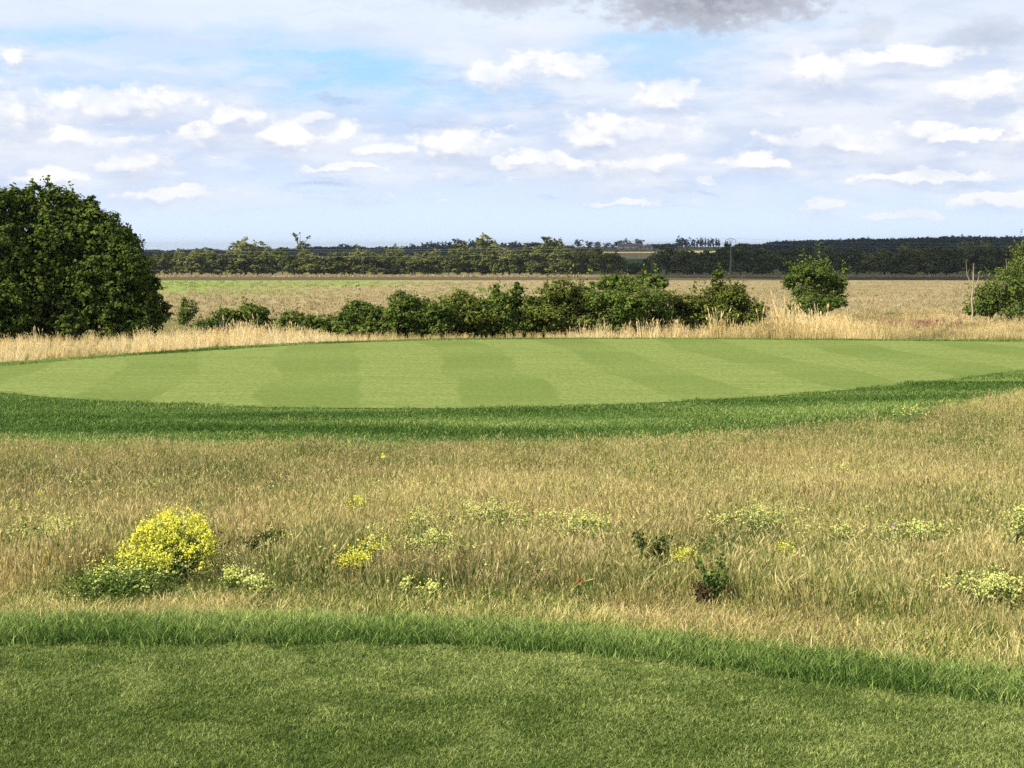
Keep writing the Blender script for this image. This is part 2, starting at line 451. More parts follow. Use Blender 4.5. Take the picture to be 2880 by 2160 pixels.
def c_straw(gm, pos):
    return gm.mix(gm.noise(gm.v('MULTIPLY', pos, (0.01, 0.02, 1)), 1.0, 5, 0.6), (0.36, 0.29, 0.15), (0.50, 0.41, 0.22))
def c_crop(gm, pos):
    return gm.mix(gm.noise(gm.v('MULTIPLY', pos, (0.01, 0.02, 1)), 1.0, 5, 0.6), (0.07, 0.12, 0.04), (0.10, 0.15, 0.055))

M_ground = ground_mat('meadow_soil', c_ground, 0.01, 40)
M_fair = ground_mat('fairway_turf', c_fairway, 0.004, 160)
M_collar = ground_mat('collar_turf', c_collar, 0.006, 120)
M_fringe = ground_mat('fringe_turf', c_fringe, 0.02, 14)
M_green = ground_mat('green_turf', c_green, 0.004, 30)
M_field = ground_mat('dry_field', c_field, 0.12, 1.6)
M_shaded_strip = ground_mat('shaded_brown_strip', c_shaded_strip, 0.1, 1.0)
M_straw = ground_mat('stubble', c_straw)
M_crop = ground_mat('green_crop', c_crop)

# ------------------------------------------------------------------ the ground
def sheet(name, X, Y, lift, mat, label=None):
    n, m = X.shape
    Z = terrain(X, Y) + lift
    V = np.stack([X, Y, Z], -1).reshape(-1, 3)
    i = np.arange(n * m).reshape(n, m)
    Fc = np.stack([i[:-1, :-1], i[:-1, 1:], i[1:, 1:], i[1:, :-1]], -1).reshape(-1, 4)
    o = obj(name, mesh_np(name, V, Fc, mat, True))
    return tag(o, label, None, None, 'structure')

rows = np.concatenate([[-300, -150, -70, -30, -15], np.arange(-8, 95, 0.4), np.geomspace(96, 12000, 150)])
t = np.linspace(-1, 1, 281)
w = 300 + 0.8 * np.maximum(rows, 0)
X = w[:, None] * (np.sign(t) * np.abs(t) ** 2.4)[None, :]
Y = np.repeat(rows[:, None], len(t), 1)
sheet('ground', X, Y, 0.0, M_ground, 'dry brown and olive meadow ground rolling out to the hills')

# near mown turf: two boundary curves running across, found from the photograph once
def curve_world(pts, nx=240, x0=-14, x1=14):
    w_ = np.array([unproject(*p) for p in pts])
    o = np.argsort(w_[:, 0]); w_ = w_[o]
    xs = np.linspace(x0, x1, nx)
    ys = np.interp(xs, w_[:, 0], w_[:, 1])
    for _ in range(30): ys[1:-1] = (ys[:-2] + 2 * ys[1:-1] + ys[2:]) / 4
    return xs, ys
xs1, c_in = curve_world([(-900, 1835), (0, 1825), (700, 1822), (1432, 1826), (1953, 1888), (2400, 1945), (2880, 2005), (3300, 2055)])
xs1, c_out = curve_world([(-900, 1762), (0, 1752), (700, 1750), (1432, 1764), (1953, 1818), (2400, 1866), (2880, 1922), (3300, 1970)])
tt = np.linspace(0, 1, 50)[:, None]
sheet('fairway', np.repeat(xs1[None], 50, 0), -8 + tt * (c_in[None] + 8), 0.015, M_fair, 'short mown turf in the foreground')
tt = np.linspace(0, 1, 12)[:, None]
sheet('collar', np.repeat(xs1[None], 12, 0), c_in[None] + tt * (c_out - c_in)[None], 0.015, M_collar, 'curved band of longer lush grass round the mown turf')

def closed(pts, n=220, it=12):
    w_ = np.array([unproject(*p) for p in pts])
    w2 = np.vstack([w_, w_[:1]])
    s = np.concatenate([[0], np.cumsum(np.linalg.norm(np.diff(w2, axis=0), axis=1))])
    u = np.linspace(0, s[-1], n, endpoint=False)
    q = np.stack([np.interp(u, s, w2[:, 0]), np.interp(u, s, w2[:, 1])], -1)
    for _ in range(it): q = (np.roll(q, 1, 0) + 2 * q + np.roll(q, -1, 0)) / 4
    return q
green_pts = [(-250, 1078), (0, 1112), (300, 1137), (700, 1151), (1100, 1156), (1300, 1157), (1700, 1146), (2100, 1126), (2500, 1094), (2880, 1045), (3150, 1010), (3300, 990),
             (3250, 974), (2880, 966), (2400, 961), (1900, 957), (1500, 957), (1300, 960), (1000, 967), (700, 982), (300, 1010), (0, 1034), (-250, 1055)]
green_out = closed(green_pts)
fringe_pts = [(-700, 1262), (0, 1300), (500, 1310), (1000, 1312), (1500, 1308), (1900, 1290), (2300, 1250), (2600, 1205), (2880, 1130), (3200, 1070), (3500, 1000),
              (3450, 968), (2880, 961), (2400, 958.5), (1900, 955), (1500, 954.5), (1300, 956), (1000, 962), (700, 975.5), (300, 1003), (0, 1026), (-300, 1046), (-800, 1070)]
fringe_out = closed(fringe_pts)
def disc(name, outline, lift, mat, label, rings=60):
    c = outline.mean(0)
    tt = np.linspace(0.0, 1, rings) ** 0.8
    tt[0] = 0.002
    q = np.vstack([outline, outline[:1]])
    X = c[0] + tt[:, None] * (q[:, 0] - c[0])[None]; Y = c[1] + tt[:, None] * (q[:, 1] - c[1])[None]
    return sheet(name, X, Y, lift, mat, label)
disc('green_fringe', fringe_out, 0.03, M_fringe, 'dark green fringe of longer mown grass round the putting green')
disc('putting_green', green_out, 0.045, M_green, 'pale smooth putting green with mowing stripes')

# the field behind the hedge, bare brown strip at its far end with cloud shade in its colour
def band(name, y0, y1, lift, mat, label, wx=0.62, n=40, m=80, rag=0.0):
    yy = np.geomspace(y0, y1, n)
    tt = np.linspace(-1, 1, m)
    X = yy[:, None] * wx * tt[None]
    Y = np.repeat(yy[:, None], m, 1)
    if rag:
        Y[0] += rag * (vnoise(X[0], X[0] * 0, 30, 3) - 0.5); Y[-1] += rag * (vnoise(X[-1] + 99, X[-1] * 0, 30, 3) - 0.5)
    return sheet(name, X, Y, lift, mat, label)
band('field', 84, 384, 0.05, M_field, 'broad dry tan field with green patches and straw streaks', n=90, rag=3)
band('shaded_bare_strip', 386, 446, 0.06, M_shaded_strip, 'brown strip along the far edge of the field, darkened with painted cloud shade', n=12)
band('stubble_field', 1180, 1560, 0.3, M_straw, 'pale stubble field on the distant hillside', n=20)
band('crop_field', 760, 1170, 0.3, M_crop, 'green crop field below the distant hilltop', n=20)

# ------------------------------------------------------------------ grass blades
def blades(n, rad_, hmin, hmax, wid, lean, nseg=3, seed_p=0.0, r=None, seedlen=0.05, seedw=0.006, clump=0.6, droop=0.3):
    r = r or rng
    th = r.random(n) * 2 * np.pi; rr = rad_ * np.sqrt(r.random(n)) 
    base = np.stack([rr * np.cos(th), rr * np.sin(th), np.zeros(n)], -1)
    la = th * clump + r.random(n) * 2 * np.pi * (1 - clump)
    ld = np.stack([np.cos(la), np.sin(la)], -1)
    h = hmin + (hmax - hmin) * r.random(n)
    ln = h * lean * (0.3 + r.random(n) * 1.0)
    wa = r.random(n) * np.pi
    wv = np.stack([np.cos(wa), np.sin(wa)], -1) * wid * (0.6 + 0.8 * r.random(n))[:, None]
    s = np.linspace(0, 1, nseg + 1)
    V = np.zeros((n, nseg + 1, 2, 3))
    for k, t_ in enumerate(s):
        cx = base[:, :2] + ld * (ln * t_ ** 1.9)[:, None]
        z = h * (t_ - droop * lean * t_ ** 3)
        wk = (1 - t_ ** 1.6) * 0.5 + 0.04
        V[:, k, 0, :2] = cx - wv * wk; V[:, k, 1, :2] = cx + wv * wk
        V[:, k, :, 2] = z[:, None]
    V[:, 0, :, 2] = -0.02 * hmax
    idx = np.arange(n * (nseg + 1) * 2).reshape(n, nseg + 1, 2)
    Fc = np.stack([idx[:, :-1, 0], idx[:, :-1, 1], idx[:, 1:, 1], idx[:, 1:, 0]], -1).reshape(-1, 4)
    tint = np.repeat(r.random(n), nseg)
    seed = np.zeros(len(Fc))
    VV = [V.reshape(-1, 3)]; FF = [Fc]; off = n * (nseg + 1) * 2
    ns = int(n * seed_p)
    if ns:
        tip = V[:ns, -1].mean(1); dv = tip - V[:ns, -2].mean(1); dv /= np.linalg.norm(dv, axis=1)[:, None]
        L = seedlen * (0.6 + 0.8 * r.random(ns)); W = seedw * (0.7 + 0.6 * r.random(ns))
        for q in range(2):
            a_ = r.random(ns) * np.pi
            sv = np.stack([np.cos(a_), np.sin(a_), np.zeros(ns)], -1) * W[:, None]
            A = tip - dv * L[:, None] * 0.7; Bm = tip - dv * L[:, None] * 0.2; Cc = tip + dv * L[:, None] * 0.3
            Q = np.stack([A, Bm + sv, Cc, Bm - sv], 1).reshape(-1, 3)
            VV.append(Q); FF.append(np.arange(ns * 4).reshape(ns, 4) + off); off += ns * 4
            tint = np.concatenate([tint, r.random(ns)]); seed = np.concatenate([seed, np.ones(ns)])
    return np.concatenate(VV), np.concatenate(FF), tint, seed

def protos(name, count, mat, **kw):
    c = bpy.data.collections.new(name + '_kinds')
    for i in range(count):
        V, Fc, ti, sd = blades(**kw)
        me = mesh_np(name, V, Fc, mat, False, [('tint', 'FACE', ti), ('seed', 'FACE', sd)])
        c.objects.link(bpy.data.objects.new(name, me))
    return c

def scatter(name, coll, count, x, y, z, scale, dry, label, cat, squash=None, tilt=0.12, kind='stuff'):
    n = len(x)
    me = bpy.data.meshes.new(name)
    me.vertices.add(n); me.vertices.foreach_set('co', np.stack([x, y, z], -1).astype(np.float32).ravel())
    def fa(nm, typ, arr, key='value'):
        a = me.attributes.new(nm, typ, 'POINT'); a.data.foreach_set(key, arr.ravel())
    fa('rot', 'FLOAT_VECTOR', np.stack([(rng.random(n) - .5) * 2 * tilt, (rng.random(n) - .5) * 2 * tilt, rng.random(n) * 6.283], -1).astype(np.float32), 'vector')
    sq = np.ones(n) if squash is None else squash
    fa('scl', 'FLOAT_VECTOR', np.stack([scale, scale, scale * sq], -1).astype(np.float32), 'vector')
    fa('dry', 'FLOAT', dry.astype(np.float32))
    fa('which', 'INT', rng.integers(0, count, n).astype(np.int32))
    o = obj(name, me)
    tag(o, label, cat, None, kind)
    ng = bpy.data.node_groups.new(name + '_nodes', 'GeometryNodeTree')
    ng.interface.new_socket('Geometry', in_out='INPUT', socket_type='NodeSocketGeometry')
    ng.interface.new_socket('Geometry', in_out='OUTPUT', socket_type='NodeSocketGeometry')
    N = ng.nodes.new; L = ng.links.new
    gi, go = N('NodeGroupInput'), N('NodeGroupOutput')
    ci = N('GeometryNodeCollectionInfo'); ci.inputs[0].default_value = coll; ci.inputs[1].default_value = True; ci.inputs[2].default_value = True
    ip = N('GeometryNodeInstanceOnPoints'); ip.inputs['Pick Instance'].default_value = True
    def na(nm, typ):
        a = N('GeometryNodeInputNamedAttribute'); a.data_type = typ; a.inputs[0].default_value = nm
        return a.outputs['Attribute']
    er = N('FunctionNodeEulerToRotation')
    m2p = N('GeometryNodeMeshToPoints')
    L(gi.outputs[0], m2p.inputs['Mesh']); L(m2p.outputs[0], ip.inputs['Points']); L(ci.outputs[0], ip.inputs['Instance'])
    L(na('which', 'INT'), ip.inputs['Instance Index'])
    L(na('rot', 'FLOAT_VECTOR'), er.inputs[0]); L(er.outputs[0], ip.inputs['Rotation'])
    L(na('scl', 'FLOAT_VECTOR'), ip.inputs['Scale']); L(ip.outputs[0], go.inputs[0])
    md = o.modifiers.new('scatter', 'NODES'); md.node_group = ng
    return o

def sample_wedge(y0, y1, dens, half=0.43, side=1.5):
    """random ground points in front of the camera, dens(y) per square metre"""
    xs, ys = [], []
    y = y0
    while y < y1:
        st = 1.0 / math.sqrt(dens(y)); hw = half * y + side
        n = int(2 * hw / st) + 1
        xs.append((np.arange(n) + rng.random(n)) * st - hw + (rng.random() - .5) * st); ys.append(y + st * (rng.random(n) * 1.3 - .15))
        y += st
    return np.concatenate(xs), np.concatenate(ys)
def pts_in(poly, x, y):
    inside = np.zeros(len(x), bool); n = len(poly)
    for i in range(n):
        x1, y1 = poly[i]; x2, y2 = poly[(i + 1) % n]
        c = ((y1 > y) != (y2 > y)) & (x < (x2 - x1) * (y - y1) / (y2 - y1 + 1e-12) + x1)
        inside ^= c
    return inside

# green..straw ramp used by the rough
RAMP = [(0.0, (0.060, 0.130, 0.024)), (0.3, (0.225, 0.305, 0.064)), (0.62, (0.540, 0.495, 0.160)), (1.0, (0.92, 0.77, 0.42))]
M_rough = grass_mat('rough_grass_blades', RAMP, 0.32, (0.62, 0.53, 0.25), 1.05, 0.34)
M_gold = grass_mat('straw_grass_blades', [(0.0, (0.19, 0.20, 0.07)), (0.35, (0.56, 0.47, 0.22)), (0.65, (0.90, 0.74, 0.38)), (1.0, (0.95, 0.84, 0.56))], 0.35, (0.86, 0.68, 0.36))
M_lawn = grass_mat('turf_blades', [(0.0, (0.080, 0.135, 0.030)), (0.5, (0.250, 0.335, 0.088)), (1.0, (0.55, 0.58, 0.22))], 0.3, (0.3, 0.3, 0.12), 1.0)
M_lush = grass_mat('lush_blades', [(0.0, (0.048, 0.108, 0.022)), (0.5, (0.185, 0.290, 0.066)), (1.0, (0.46, 0.54, 0.18))], 0.3, (0.3, 0.3, 0.12), 1.15)

# 1 mown foreground
lawn = protos('mown_grass_patch', 6, M_lawn, n=300, rad_=0.075, hmin=0.010, hmax=0.024, wid=0.0027, lean=0.9, nseg=2, clump=0.0)
x, y = sample_wedge(3.2, 9.2, lambda d: 230, 0.42, 1.6)
k = y < np.interp(x, xs1, c_in) + 0.02
x, y = x[k], y[k]
dry = 0.38 + 0.70 * (vnoise(x, y, 0.8, 3) - 0.5) + 0.6 * (vnoise(x + 50, y, 0.13, 2) - 0.5)
scatter('mown_grass', lawn, 6, x, y, terrain(x, y) + 0.014, 0.85 + 0.35 * rng.random(len(x)), dry, 'short mown green grass filling the foreground', 'grass')

# 2 lush collar, longer
lush = protos('lush_grass_patch', 6, M_lush, n=84, rad_=0.08, hmin=0.022, hmax=0.085, wid=0.0046, lean=0.62, nseg=3, clump=0.15)
x, y = sample_wedge(5.0, 9.5, lambda d: 230, 0.42, 1.8)
ci_, co_ = np.interp(x, xs1, c_in), np.interp(x, xs1, c_out)
k = (y > ci_ - 0.01 + 0.05 * (vnoise(x, y, .3, 2) - .5)) & (y < co_ + 0.03)
x, y = x[k], y[k]
dry = 0.22 + 0.6 * (vnoise(x + 9, y, 0.7, 3) - 0.5) + 0.55 * (y - np.interp(x, xs1, c_in)) / 0.6
scatter('collar_grass', lush, 6, x, y, terrain(x, y) + 0.014, 0.8 + 0.35 * rng.random(len(x)), dry, 'longer lush green grass in a curved band at the turf edge', 'grass')

# boundaries of the rough, as photo rows over photo columns
BX = [-1200, 0, 400, 1000, 1500, 1900, 2300, 2600, 2880, 3300, 3900]
B_back = [1262, 1272, 1278, 1280, 1276, 1262, 1226, 1180, 1118, 1080, 1050]
TX = [-1200, 0, 700, 1432, 1953, 2400, 2880, 3500]
B_tall = [1706, 1700, 1700, 1712, 1742, 1778, 1815, 1850]

def dryness(x, y):
    px, py = project(x, y, terrain(x, y))
    d = 0.32 + 1.05 * (vnoise(x + 3, y * 0.6, 2.4, 3) - 0.5) + 0.50 * (vnoise(x + 70, y, 0.45, 2) - 0.5)
    d -= 0.20 * np.exp(-((px - 2650) / 330) ** 2 - ((py - 1300) / 55) ** 2)
    d -= 0.25 * np.exp(-((px - 1950) / 230) ** 2 - ((py - 1570) / 55) ** 2)
    d -= 0.18 * np.exp(-((px - 1100) / 160) ** 2 - ((py - 1340) / 35) ** 2)
    d -= 0.15 * np.exp(-((px - 600) / 400) ** 2 - ((py - 1370) / 40) ** 2)
    d -= 0.35 * np.exp(-((px - 350) / 130) ** 2 - ((py - 1665) / 28) ** 2)
    d += 0.16 * np.exp(-((px - 2200) / 700) ** 2 - ((py - 1400) / 45) ** 2)
    d += 0.16 * np.exp(-((px - 1400) / 1600) ** 2 - ((py - 1262) / 16) ** 2)
    d += 0.14 * np.exp(-((px - 200) / 250) ** 2 - ((py - 1560) / 60) ** 2)
    return d

FP = [
 (495, 1648, 132, 1440, 150, 'bright', 'largest bright yellow flowering bush at the left', 0.50, 900, 1.15),
 (395, 1668, 110, 1545, 60, 'bright', 'lower yellow flowering plant spilling left in front of the largest bush', 0.45, 500, 0.85),
 (330, 1700, 130, 1615, 42, 'pale', 'pale yellow flowers on the dark green mound under the largest yellow bush', 0.62, 2600, 0.9),
 (655, 1690, 40, 1610, 20, 'pale', 'cream flower cluster low right of the yellow bush, near the mown edge', 0.4, 160, 1.2),
 (725, 1698, 48, 1640, 18, 'pale', 'small cream flowers at ground level right of the taller cream cluster', 0.4, 160, 1.1),
 (150, 1580, 120, 1470, 46, 'pale', 'pale yellow plant nearest the left edge of the photo', 0.6, 300, 0.9),
 (770, 1560, 50, 1500, 8, 'pale', 'sparse whitish blossoms on a dark bramble right of the big yellow bush', 0.5, 1200, 0.9),
 (1000, 1640, 50, 1552, 34, 'bright', 'bright yellow plant left of the purple thistle', 0.5, 250, 0.8),
 (1055, 1605, 60, 1515, 18, 'bright', 'thin yellow plant just behind the bright one by the thistle', 0.5, 120, 0.8),
 (1145, 1696, 30, 1642, 10, 'pale', 'pale flowers at the mown edge, left of two', 0.4, 120, 1.1),
 (1215, 1696, 28, 1655, 9, 'pale', 'pale flowers at the mown edge, right of two', 0.4, 120, 1.1),
 (1215, 1600, 90, 1512, 44, 'pale', 'pale yellow drift just behind the left purple thistle', 0.6, 300, 1.0),
 (1400, 1520, 120, 1430, 52, 'pale', 'wide pale yellow drift in the centre of the rough', 0.65, 350, 1.1),
 (1190, 1545, 70, 1450, 22, 'pale', 'small pale plant left of the wide central drift', 0.6, 150, 1.0),
 (1640, 1555, 95, 1455, 50, 'pale', 'pale yellow plant to the right of the photo centre', 0.55, 350, 1.15),
 (1005, 1470, 36, 1396, 14, 'bright', 'thin tall yellow plant further back, left of the centre', 0.4, 80, 0.9),
 (1930, 1610, 46, 1550, 24, 'bright', 'yellow green plant above the dark dead plant', 0.5, 250, 0.8),
 (2130, 1535, 120, 1442, 60, 'pale', 'pale yellow drift round the dark upright sprig', 0.65, 350, 1.05),
 (2208, 1600, 34, 1530, 14, 'bright', 'small bright yellow plant right of the pale drift', 0.5, 100, 0.8),
 (2370, 1560, 50, 1490, 14, 'pale', 'faint pale plant left of the tall purple thistle', 0.6, 120, 1.0),
 (2570, 1565, 90, 1485, 60, 'pale', 'dense pale yellow plant right behind the tall purple thistle', 0.7, 350, 1.1),
 (2790, 1715, 110, 1635, 66, 'pale', 'pale yellow plant low at the right, near the mown edge', 0.6, 400, 1.1),
 (2865, 1600, 34, 1440, 40, 'pale', 'tall pale yellow plant cut by the right edge of the photo', 0.4, 200, 1.1),
 (2370, 1365, 70, 1322, 14, 'pale', 'far pale yellow plant in the upper right rough', 0.6, 0, 1.5),
 (2560, 1200, 60, 1155, 22, 'pale', 'pale flowers on top of the mound beside the fringe', 0.6, 0, 1.6),
 (116, 1370, 14, 1336, 5, 'bright', 'lone yellow blossom far left, highest of three', 0.7, 0, 1.7),
 (122, 1420, 12, 1386, 4, 'bright', 'lone yellow blossom far left, middle of three', 0.7, 0, 1.6),
 (42, 1445, 10, 1412, 3, 'bright', 'lone yellow blossom far left, lowest of three', 0.7, 0, 1.4),
 (68, 1480, 22, 1445, 5, 'bright', 'pair of yellow blossoms above the left edge plant', 0.7, 0, 1.1),
 (1080, 1322, 8, 1284, 3, 'bright', 'tiny far yellow blossom left of centre in the upper rough', 0.7, 0, 1.8),
 (545, 1380, 9, 1346, 3, 'pale', 'tiny pale blossom above the largest yellow bush', 0.7, 0, 1.6),
]
_fpw = []
for q in FP:
    _x, _y = unproject(q[0], q[1]); _fpw.append((_x, _y, q[2] / F * _y * 1.15))
for (_px, _py, _hw) in ((1850, 1620, 85), (1985, 1722, 55), (740, 1590, 90)):
    _x, _y = unproject(_px, _py); _fpw.append((_x, _y, _hw / F * _y))
def thin_by_plants(x, y):
    """grass stays shorter where a flowering plant takes the light"""
    f = np.ones(len(x))
    for (a_, b_, r_) in _fpw:
        q = ((x - a_) / (r_ + .05)) ** 2 + np.where(y < b_, ((y - b_) / 0.75) ** 2, ((y - b_) / (r_ + .05)) ** 2)
        f = np.minimum(f, 0.52 + 0.48 * np.clip((q - 0.6) / 0.9, 0, 1))
    return f

# 3 half-long pale grass between collar and tall rough
mid = protos('short_rough_tuft', 8, M_rough, n=36, rad_=0.06, hmin=0.03, hmax=0.11, wid=0.0048, lean=0.55, nseg=3, seed_p=0.12, clump=0.3, seedlen=0.02, seedw=0.003)
x, y = sample_wedge(5.6, 11, lambda d: 300, 0.42, 2.2)
px, py = project(x, y, terrain(x, y))
k = (y > np.interp(x, xs1, c_out) - 0.02) & (py > np.interp(px, TX, B_tall) - 22)
x, y = x[k], y[k]
dry = 0.52 + 1.0 * (vnoise(x, y, 0.6, 3) - 0.5) + 0.3 * (vnoise(x, y + 30, 0.15, 2) - 0.5)
scatter('short_rough_grass', mid, 8, x, y, terrain(x, y), 0.7 + 0.5 * rng.random(len(x)), dry, 'pale straw coloured half long grass just beyond the lush band', 'grass')

# 4 tall rough
tall = protos('rough_grass_tuft', 10, M_rough, n=30, rad_=0.07, hmin=0.05, hmax=0.28, wid=0.0050, lean=0.26, nseg=4, seed_p=0.42, clump=0.45, seedlen=0.055, seedw=0.0050)
x, y = sample_wedge(6.3, 42, lambda d: np.interp(d, [6, 10, 18, 30], [210, 150, 85, 60]), 0.42, 2.8)
px, py = project(x, y, terrain(x, y))
k = (py < np.interp(px, TX, B_tall)) & (py > np.interp(px, BX, B_back))
x, y, px, py = x[k], y[k], px[k], py[k]
edge = np.clip((np.interp(px, TX, B_tall) - py) / 45.0, 0.25, 1)
sc = (0.62 + 0.5 * rng.random(len(x))) * (0.55 + 0.9 * vnoise(x, y, 0.9, 3)) * (0.55 + 0.45 * edge) * np.interp(y, [8, 25], [1.0, 1.05]) * thin_by_plants(x, y)
scatter('rough_grass', tall, 10, x, y, terrain(x, y), sc, dryness(x, y), 'tall uncut rough grass, olive green turning to straw, between the mown areas', 'grass',
        squash=0.85 + 0.3 * rng.random(len(x)))
# fine pale stalks standing over it
stalk = protos('grass_stalk_tuft', 8, M_rough, n=7, rad_=0.08, hmin=0.18, hmax=0.44, wid=0.0028, lean=0.6, nseg=4, seed_p=1.0, clump=0.3, seedlen=0.07, seedw=0.0045)
x, y = sample_wedge(6.8, 42, lambda d: np.interp(d, [6, 12, 30], [34, 26, 16]), 0.42, 2.8)
px, py = project(x, y, terrain(x, y))
k = (py < np.interp(px, TX, B_tall) - 14) & (py > np.interp(px, BX, B_back))
x, y = x[k], y[k]
scatter('grass_stalks', stalk, 8, x, y, terrain(x, y), (0.6 + 0.45 * rng.random(len(x))) * thin_by_plants(x, y), 0.70 + 0.4 * rng.random(len(x)), 'thin straw coloured seed stalks rising over the rough', 'grass')

# 5 grass on the fringe of the green
fr = protos('fringe_grass_patch', 5, M_lush, n=70, rad_=0.22, hmin=0.03, hmax=0.075, wid=0.011, lean=0.7, nseg=2, clump=0.0)
x, y = sample_wedge(20, 56, lambda d: 34, 0.42, 1.5)
gc = green_out.mean(0); gin = gc + (green_out - gc) * 0.992
k = pts_in(fringe_out, x, y) & ~pts_in(gin, x, y)
x, y = x[k], y[k]
scatter('fringe_grass', fr, 5, x, y, terrain(x, y) + 0.02, (0.45 + 1.0 * vnoise(x * .35 + 60, y, .8, 3)) * (.8 + .4 * rng.random(len(x))), 0.36 + 1.1 * (vnoise(x * 0.22, y, 1.3, 3) - 0.5),
        'dark lush grass of the fringe round the putting green', 'grass')

# 6 golden grass behind the green
gold = protos('golden_grass_tuft', 10, M_gold, n=30, rad_=0.20, hmin=0.25, hmax=0.95, wid=0.016, lean=0.24, nseg=3, seed_p=0.5, clump=0.5, seedlen=0.16, seedw=0.018)
x, y = sample_wedge(33, 125, lambda d: np.interp(d, [30, 60, 75, 100, 125], [15, 14, 9, 5, 2]), 0.42, 2)
px, py = project(x, y, terrain(x, y))
back = np.interp(px, [-1000, 0, 500, 1300, 2150, 2300, 2500, 2880, 4000], [51, 51, 56, 56.5, 58.5, 78, 98, 112, 120])
k = ~pts_in(fringe_out, x, y) & (y > np.interp(px, [-1500, -300, 0, 1300, 2880, 3500, 5000], [30, 38, 41, 50, 50, 44, 30])) & (y < back + 6 * (vnoise(x, y, 6, 2) - .5))
k &= (y < 66) | (vnoise(x + 7, y, 7, 3) > 0.42)
x, y, px = x[k], y[k], px[k]
hh = np.interp(px, [-500, 0, 300, 450, 700, 900, 1250, 1400, 1550, 1700, 2200, 2350, 2500, 2700, 3000], [.36, .36, .34, .52, .60, .36, .22, .22, .30, .60, .72, .62, .42, .34, .34])
sc = hh * (0.45 + 0.75 * rng.random(len(x)) ** 1.6) * (0.25 + 1.5 * vnoise(x, y, 1.1, 3)) * np.where(rng.random(len(x)) < .06, 1.7, 1.0)
dr = 0.64 + 1.1 * (vnoise(x + 31, y * 0.7, 2.6, 3) - 0.5) + 0.1 * rng.random(len(x)) - 0.28 * np.clip((y - 66) / 20, 0, 1) - 0.45 * np.clip((px - 2280) / 150, 0, 1) * np.clip((vnoise(x, y * .8, 4, 3) - .42) * 8, 0, 1)
scatter('golden_grass', gold, 10, x, y, terrain(x, y), sc, dr, 'tall golden dry grass in a ragged belt behind the green', 'grass')

# reddish seeding dock in the right part of that belt
M_dock = grass_mat('dock_blades', [(0.0, (0.26, 0.19, 0.10)), (1.0, (0.46, 0.29, 0.20))], 0.2, (0.42, 0.24, 0.18))
dock = protos('dock_tuft', 4, M_dock, n=22, rad_=0.16, hmin=0.2, hmax=0.6, wid=0.018, lean=0.25, nseg=3, seed_p=0.9, clump=0.4, seedlen=0.2, seedw=0.02)
n_ = 150
px = 2570 + 75 * rng.normal(size=n_); py = 925 + 7 * rng.normal(size=n_)
w_ = np.array([unproject(a_, b_) for a_, b_ in zip(px, py)])
k = ~pts_in(fringe_out, w_[:, 0], w_[:, 1])
w_ = w_[k]
scatter('dock_plants', dock, 4, w_[:, 0], w_[:, 1], terrain(w_[:, 0], w_[:, 1]), .45 + .4 * rng.random(len(w_)), rng.random(len(w_)), 'patch of reddish brown seeding dock in the straw grass at the right', 'dock')

# 7 low tufts over the field
M_fieldg = grass_mat('field_weed_blades', [(0.0, (0.24, 0.30, 0.085)), (0.4, (0.40, 0.335, 0.175)), (0.75, (0.50, 0.40, 0.235)), (1.0, (0.74, 0.62, 0.40))], 0.25, (0.40, 0.30, 0.18), 0.3)
fld = protos('field_weed_tuft', 6, M_fieldg, n=26, rad_=0.45, hmin=0.06, hmax=0.30, wid=0.05, lean=0.6, nseg=2, seed_p=0.2, clump=0.3, seedlen=0.1, seedw=0.03)
x, y = sample_wedge(78, 372, lambda d: np.interp(d, [80, 130, 220, 372], [0.7, 0.35, 0.12, 0.04]), 0.40, 4)
dr = 0.50 + 0.7 * (vnoise(x + 5, y * .7, 14, 3) - 0.5) + 0.08 * rng.random(len(x)) - 0.55 * np.clip((y - 150) / 50, 0, 1) * np.clip((25 - x) / 25, 0, 1) * (vnoise(x + 44, y * .8, 26, 2) > .48)
scatter('field_grass', fld, 6, x, y, terrain(x, y) + 0.05, 0.5 + 0.7 * rng.random(len(x)) * np.interp(y, [80, 372], [1, 1.5]), dr, 'low dry weeds and grass over the tan field', 'grass')
x, y = sample_wedge(431, 441, lambda d: 0.55, 0.42, 4)
scatter('field_edge_grass', fld, 6, x, y, terrain(x, y) + 0.05, 2.0 + 1.6 * rng.random(len(x)), 0.5 + 0.3 * rng.random(len(x)), 'pale grass line at the foot of the far trees', 'grass')

# ------------------------------------------------------------------ foliage
M_oak = foliage_mat('broadleaf_foliage', (0.040, 0.068, 0.014), (0.090, 0.135, 0.026), (0.170, 0.215, 0.046), (0.16, 0.13, 0.05))
M_haw = foliage_mat('hedge_foliage', (0.060, 0.100, 0.020), (0.130, 0.185, 0.038), (0.220, 0.275, 0.062), (0.24, 0.16, 0.07))
M_hawl = foliage_mat('light_hedge_foliage', (0.075, 0.105, 0.020), (0.145, 0.180, 0.038), (0.25, 0.27, 0.070), (0.36, 0.24, 0.10))
M_far = foliage_mat('far_tree_foliage', (0.070, 0.095, 0.026), (0.145, 0.170, 0.044), (0.230, 0.250, 0.070))
M_farl = foliage_mat('pale_far_tree_foliage', (0.120, 0.135, 0.040), (0.200, 0.215, 0.065), (0.30, 0.31, 0.10))
M_dist = foliage_mat('distant_wood_foliage', (0.030, 0.044, 0.022), (0.050, 0.066, 0.030), (0.070, 0.088, 0.036), trans=0.1, gloss=0.0)
M_bark = simple_mat('bark', (0.10, 0.075, 0.05), (0.19, 0.15, 0.11), 6)
M_dead = simple_mat('bleached_dead_wood', (0.36, 0.29, 0.19), (0.52, 0.43, 0.30), 6)

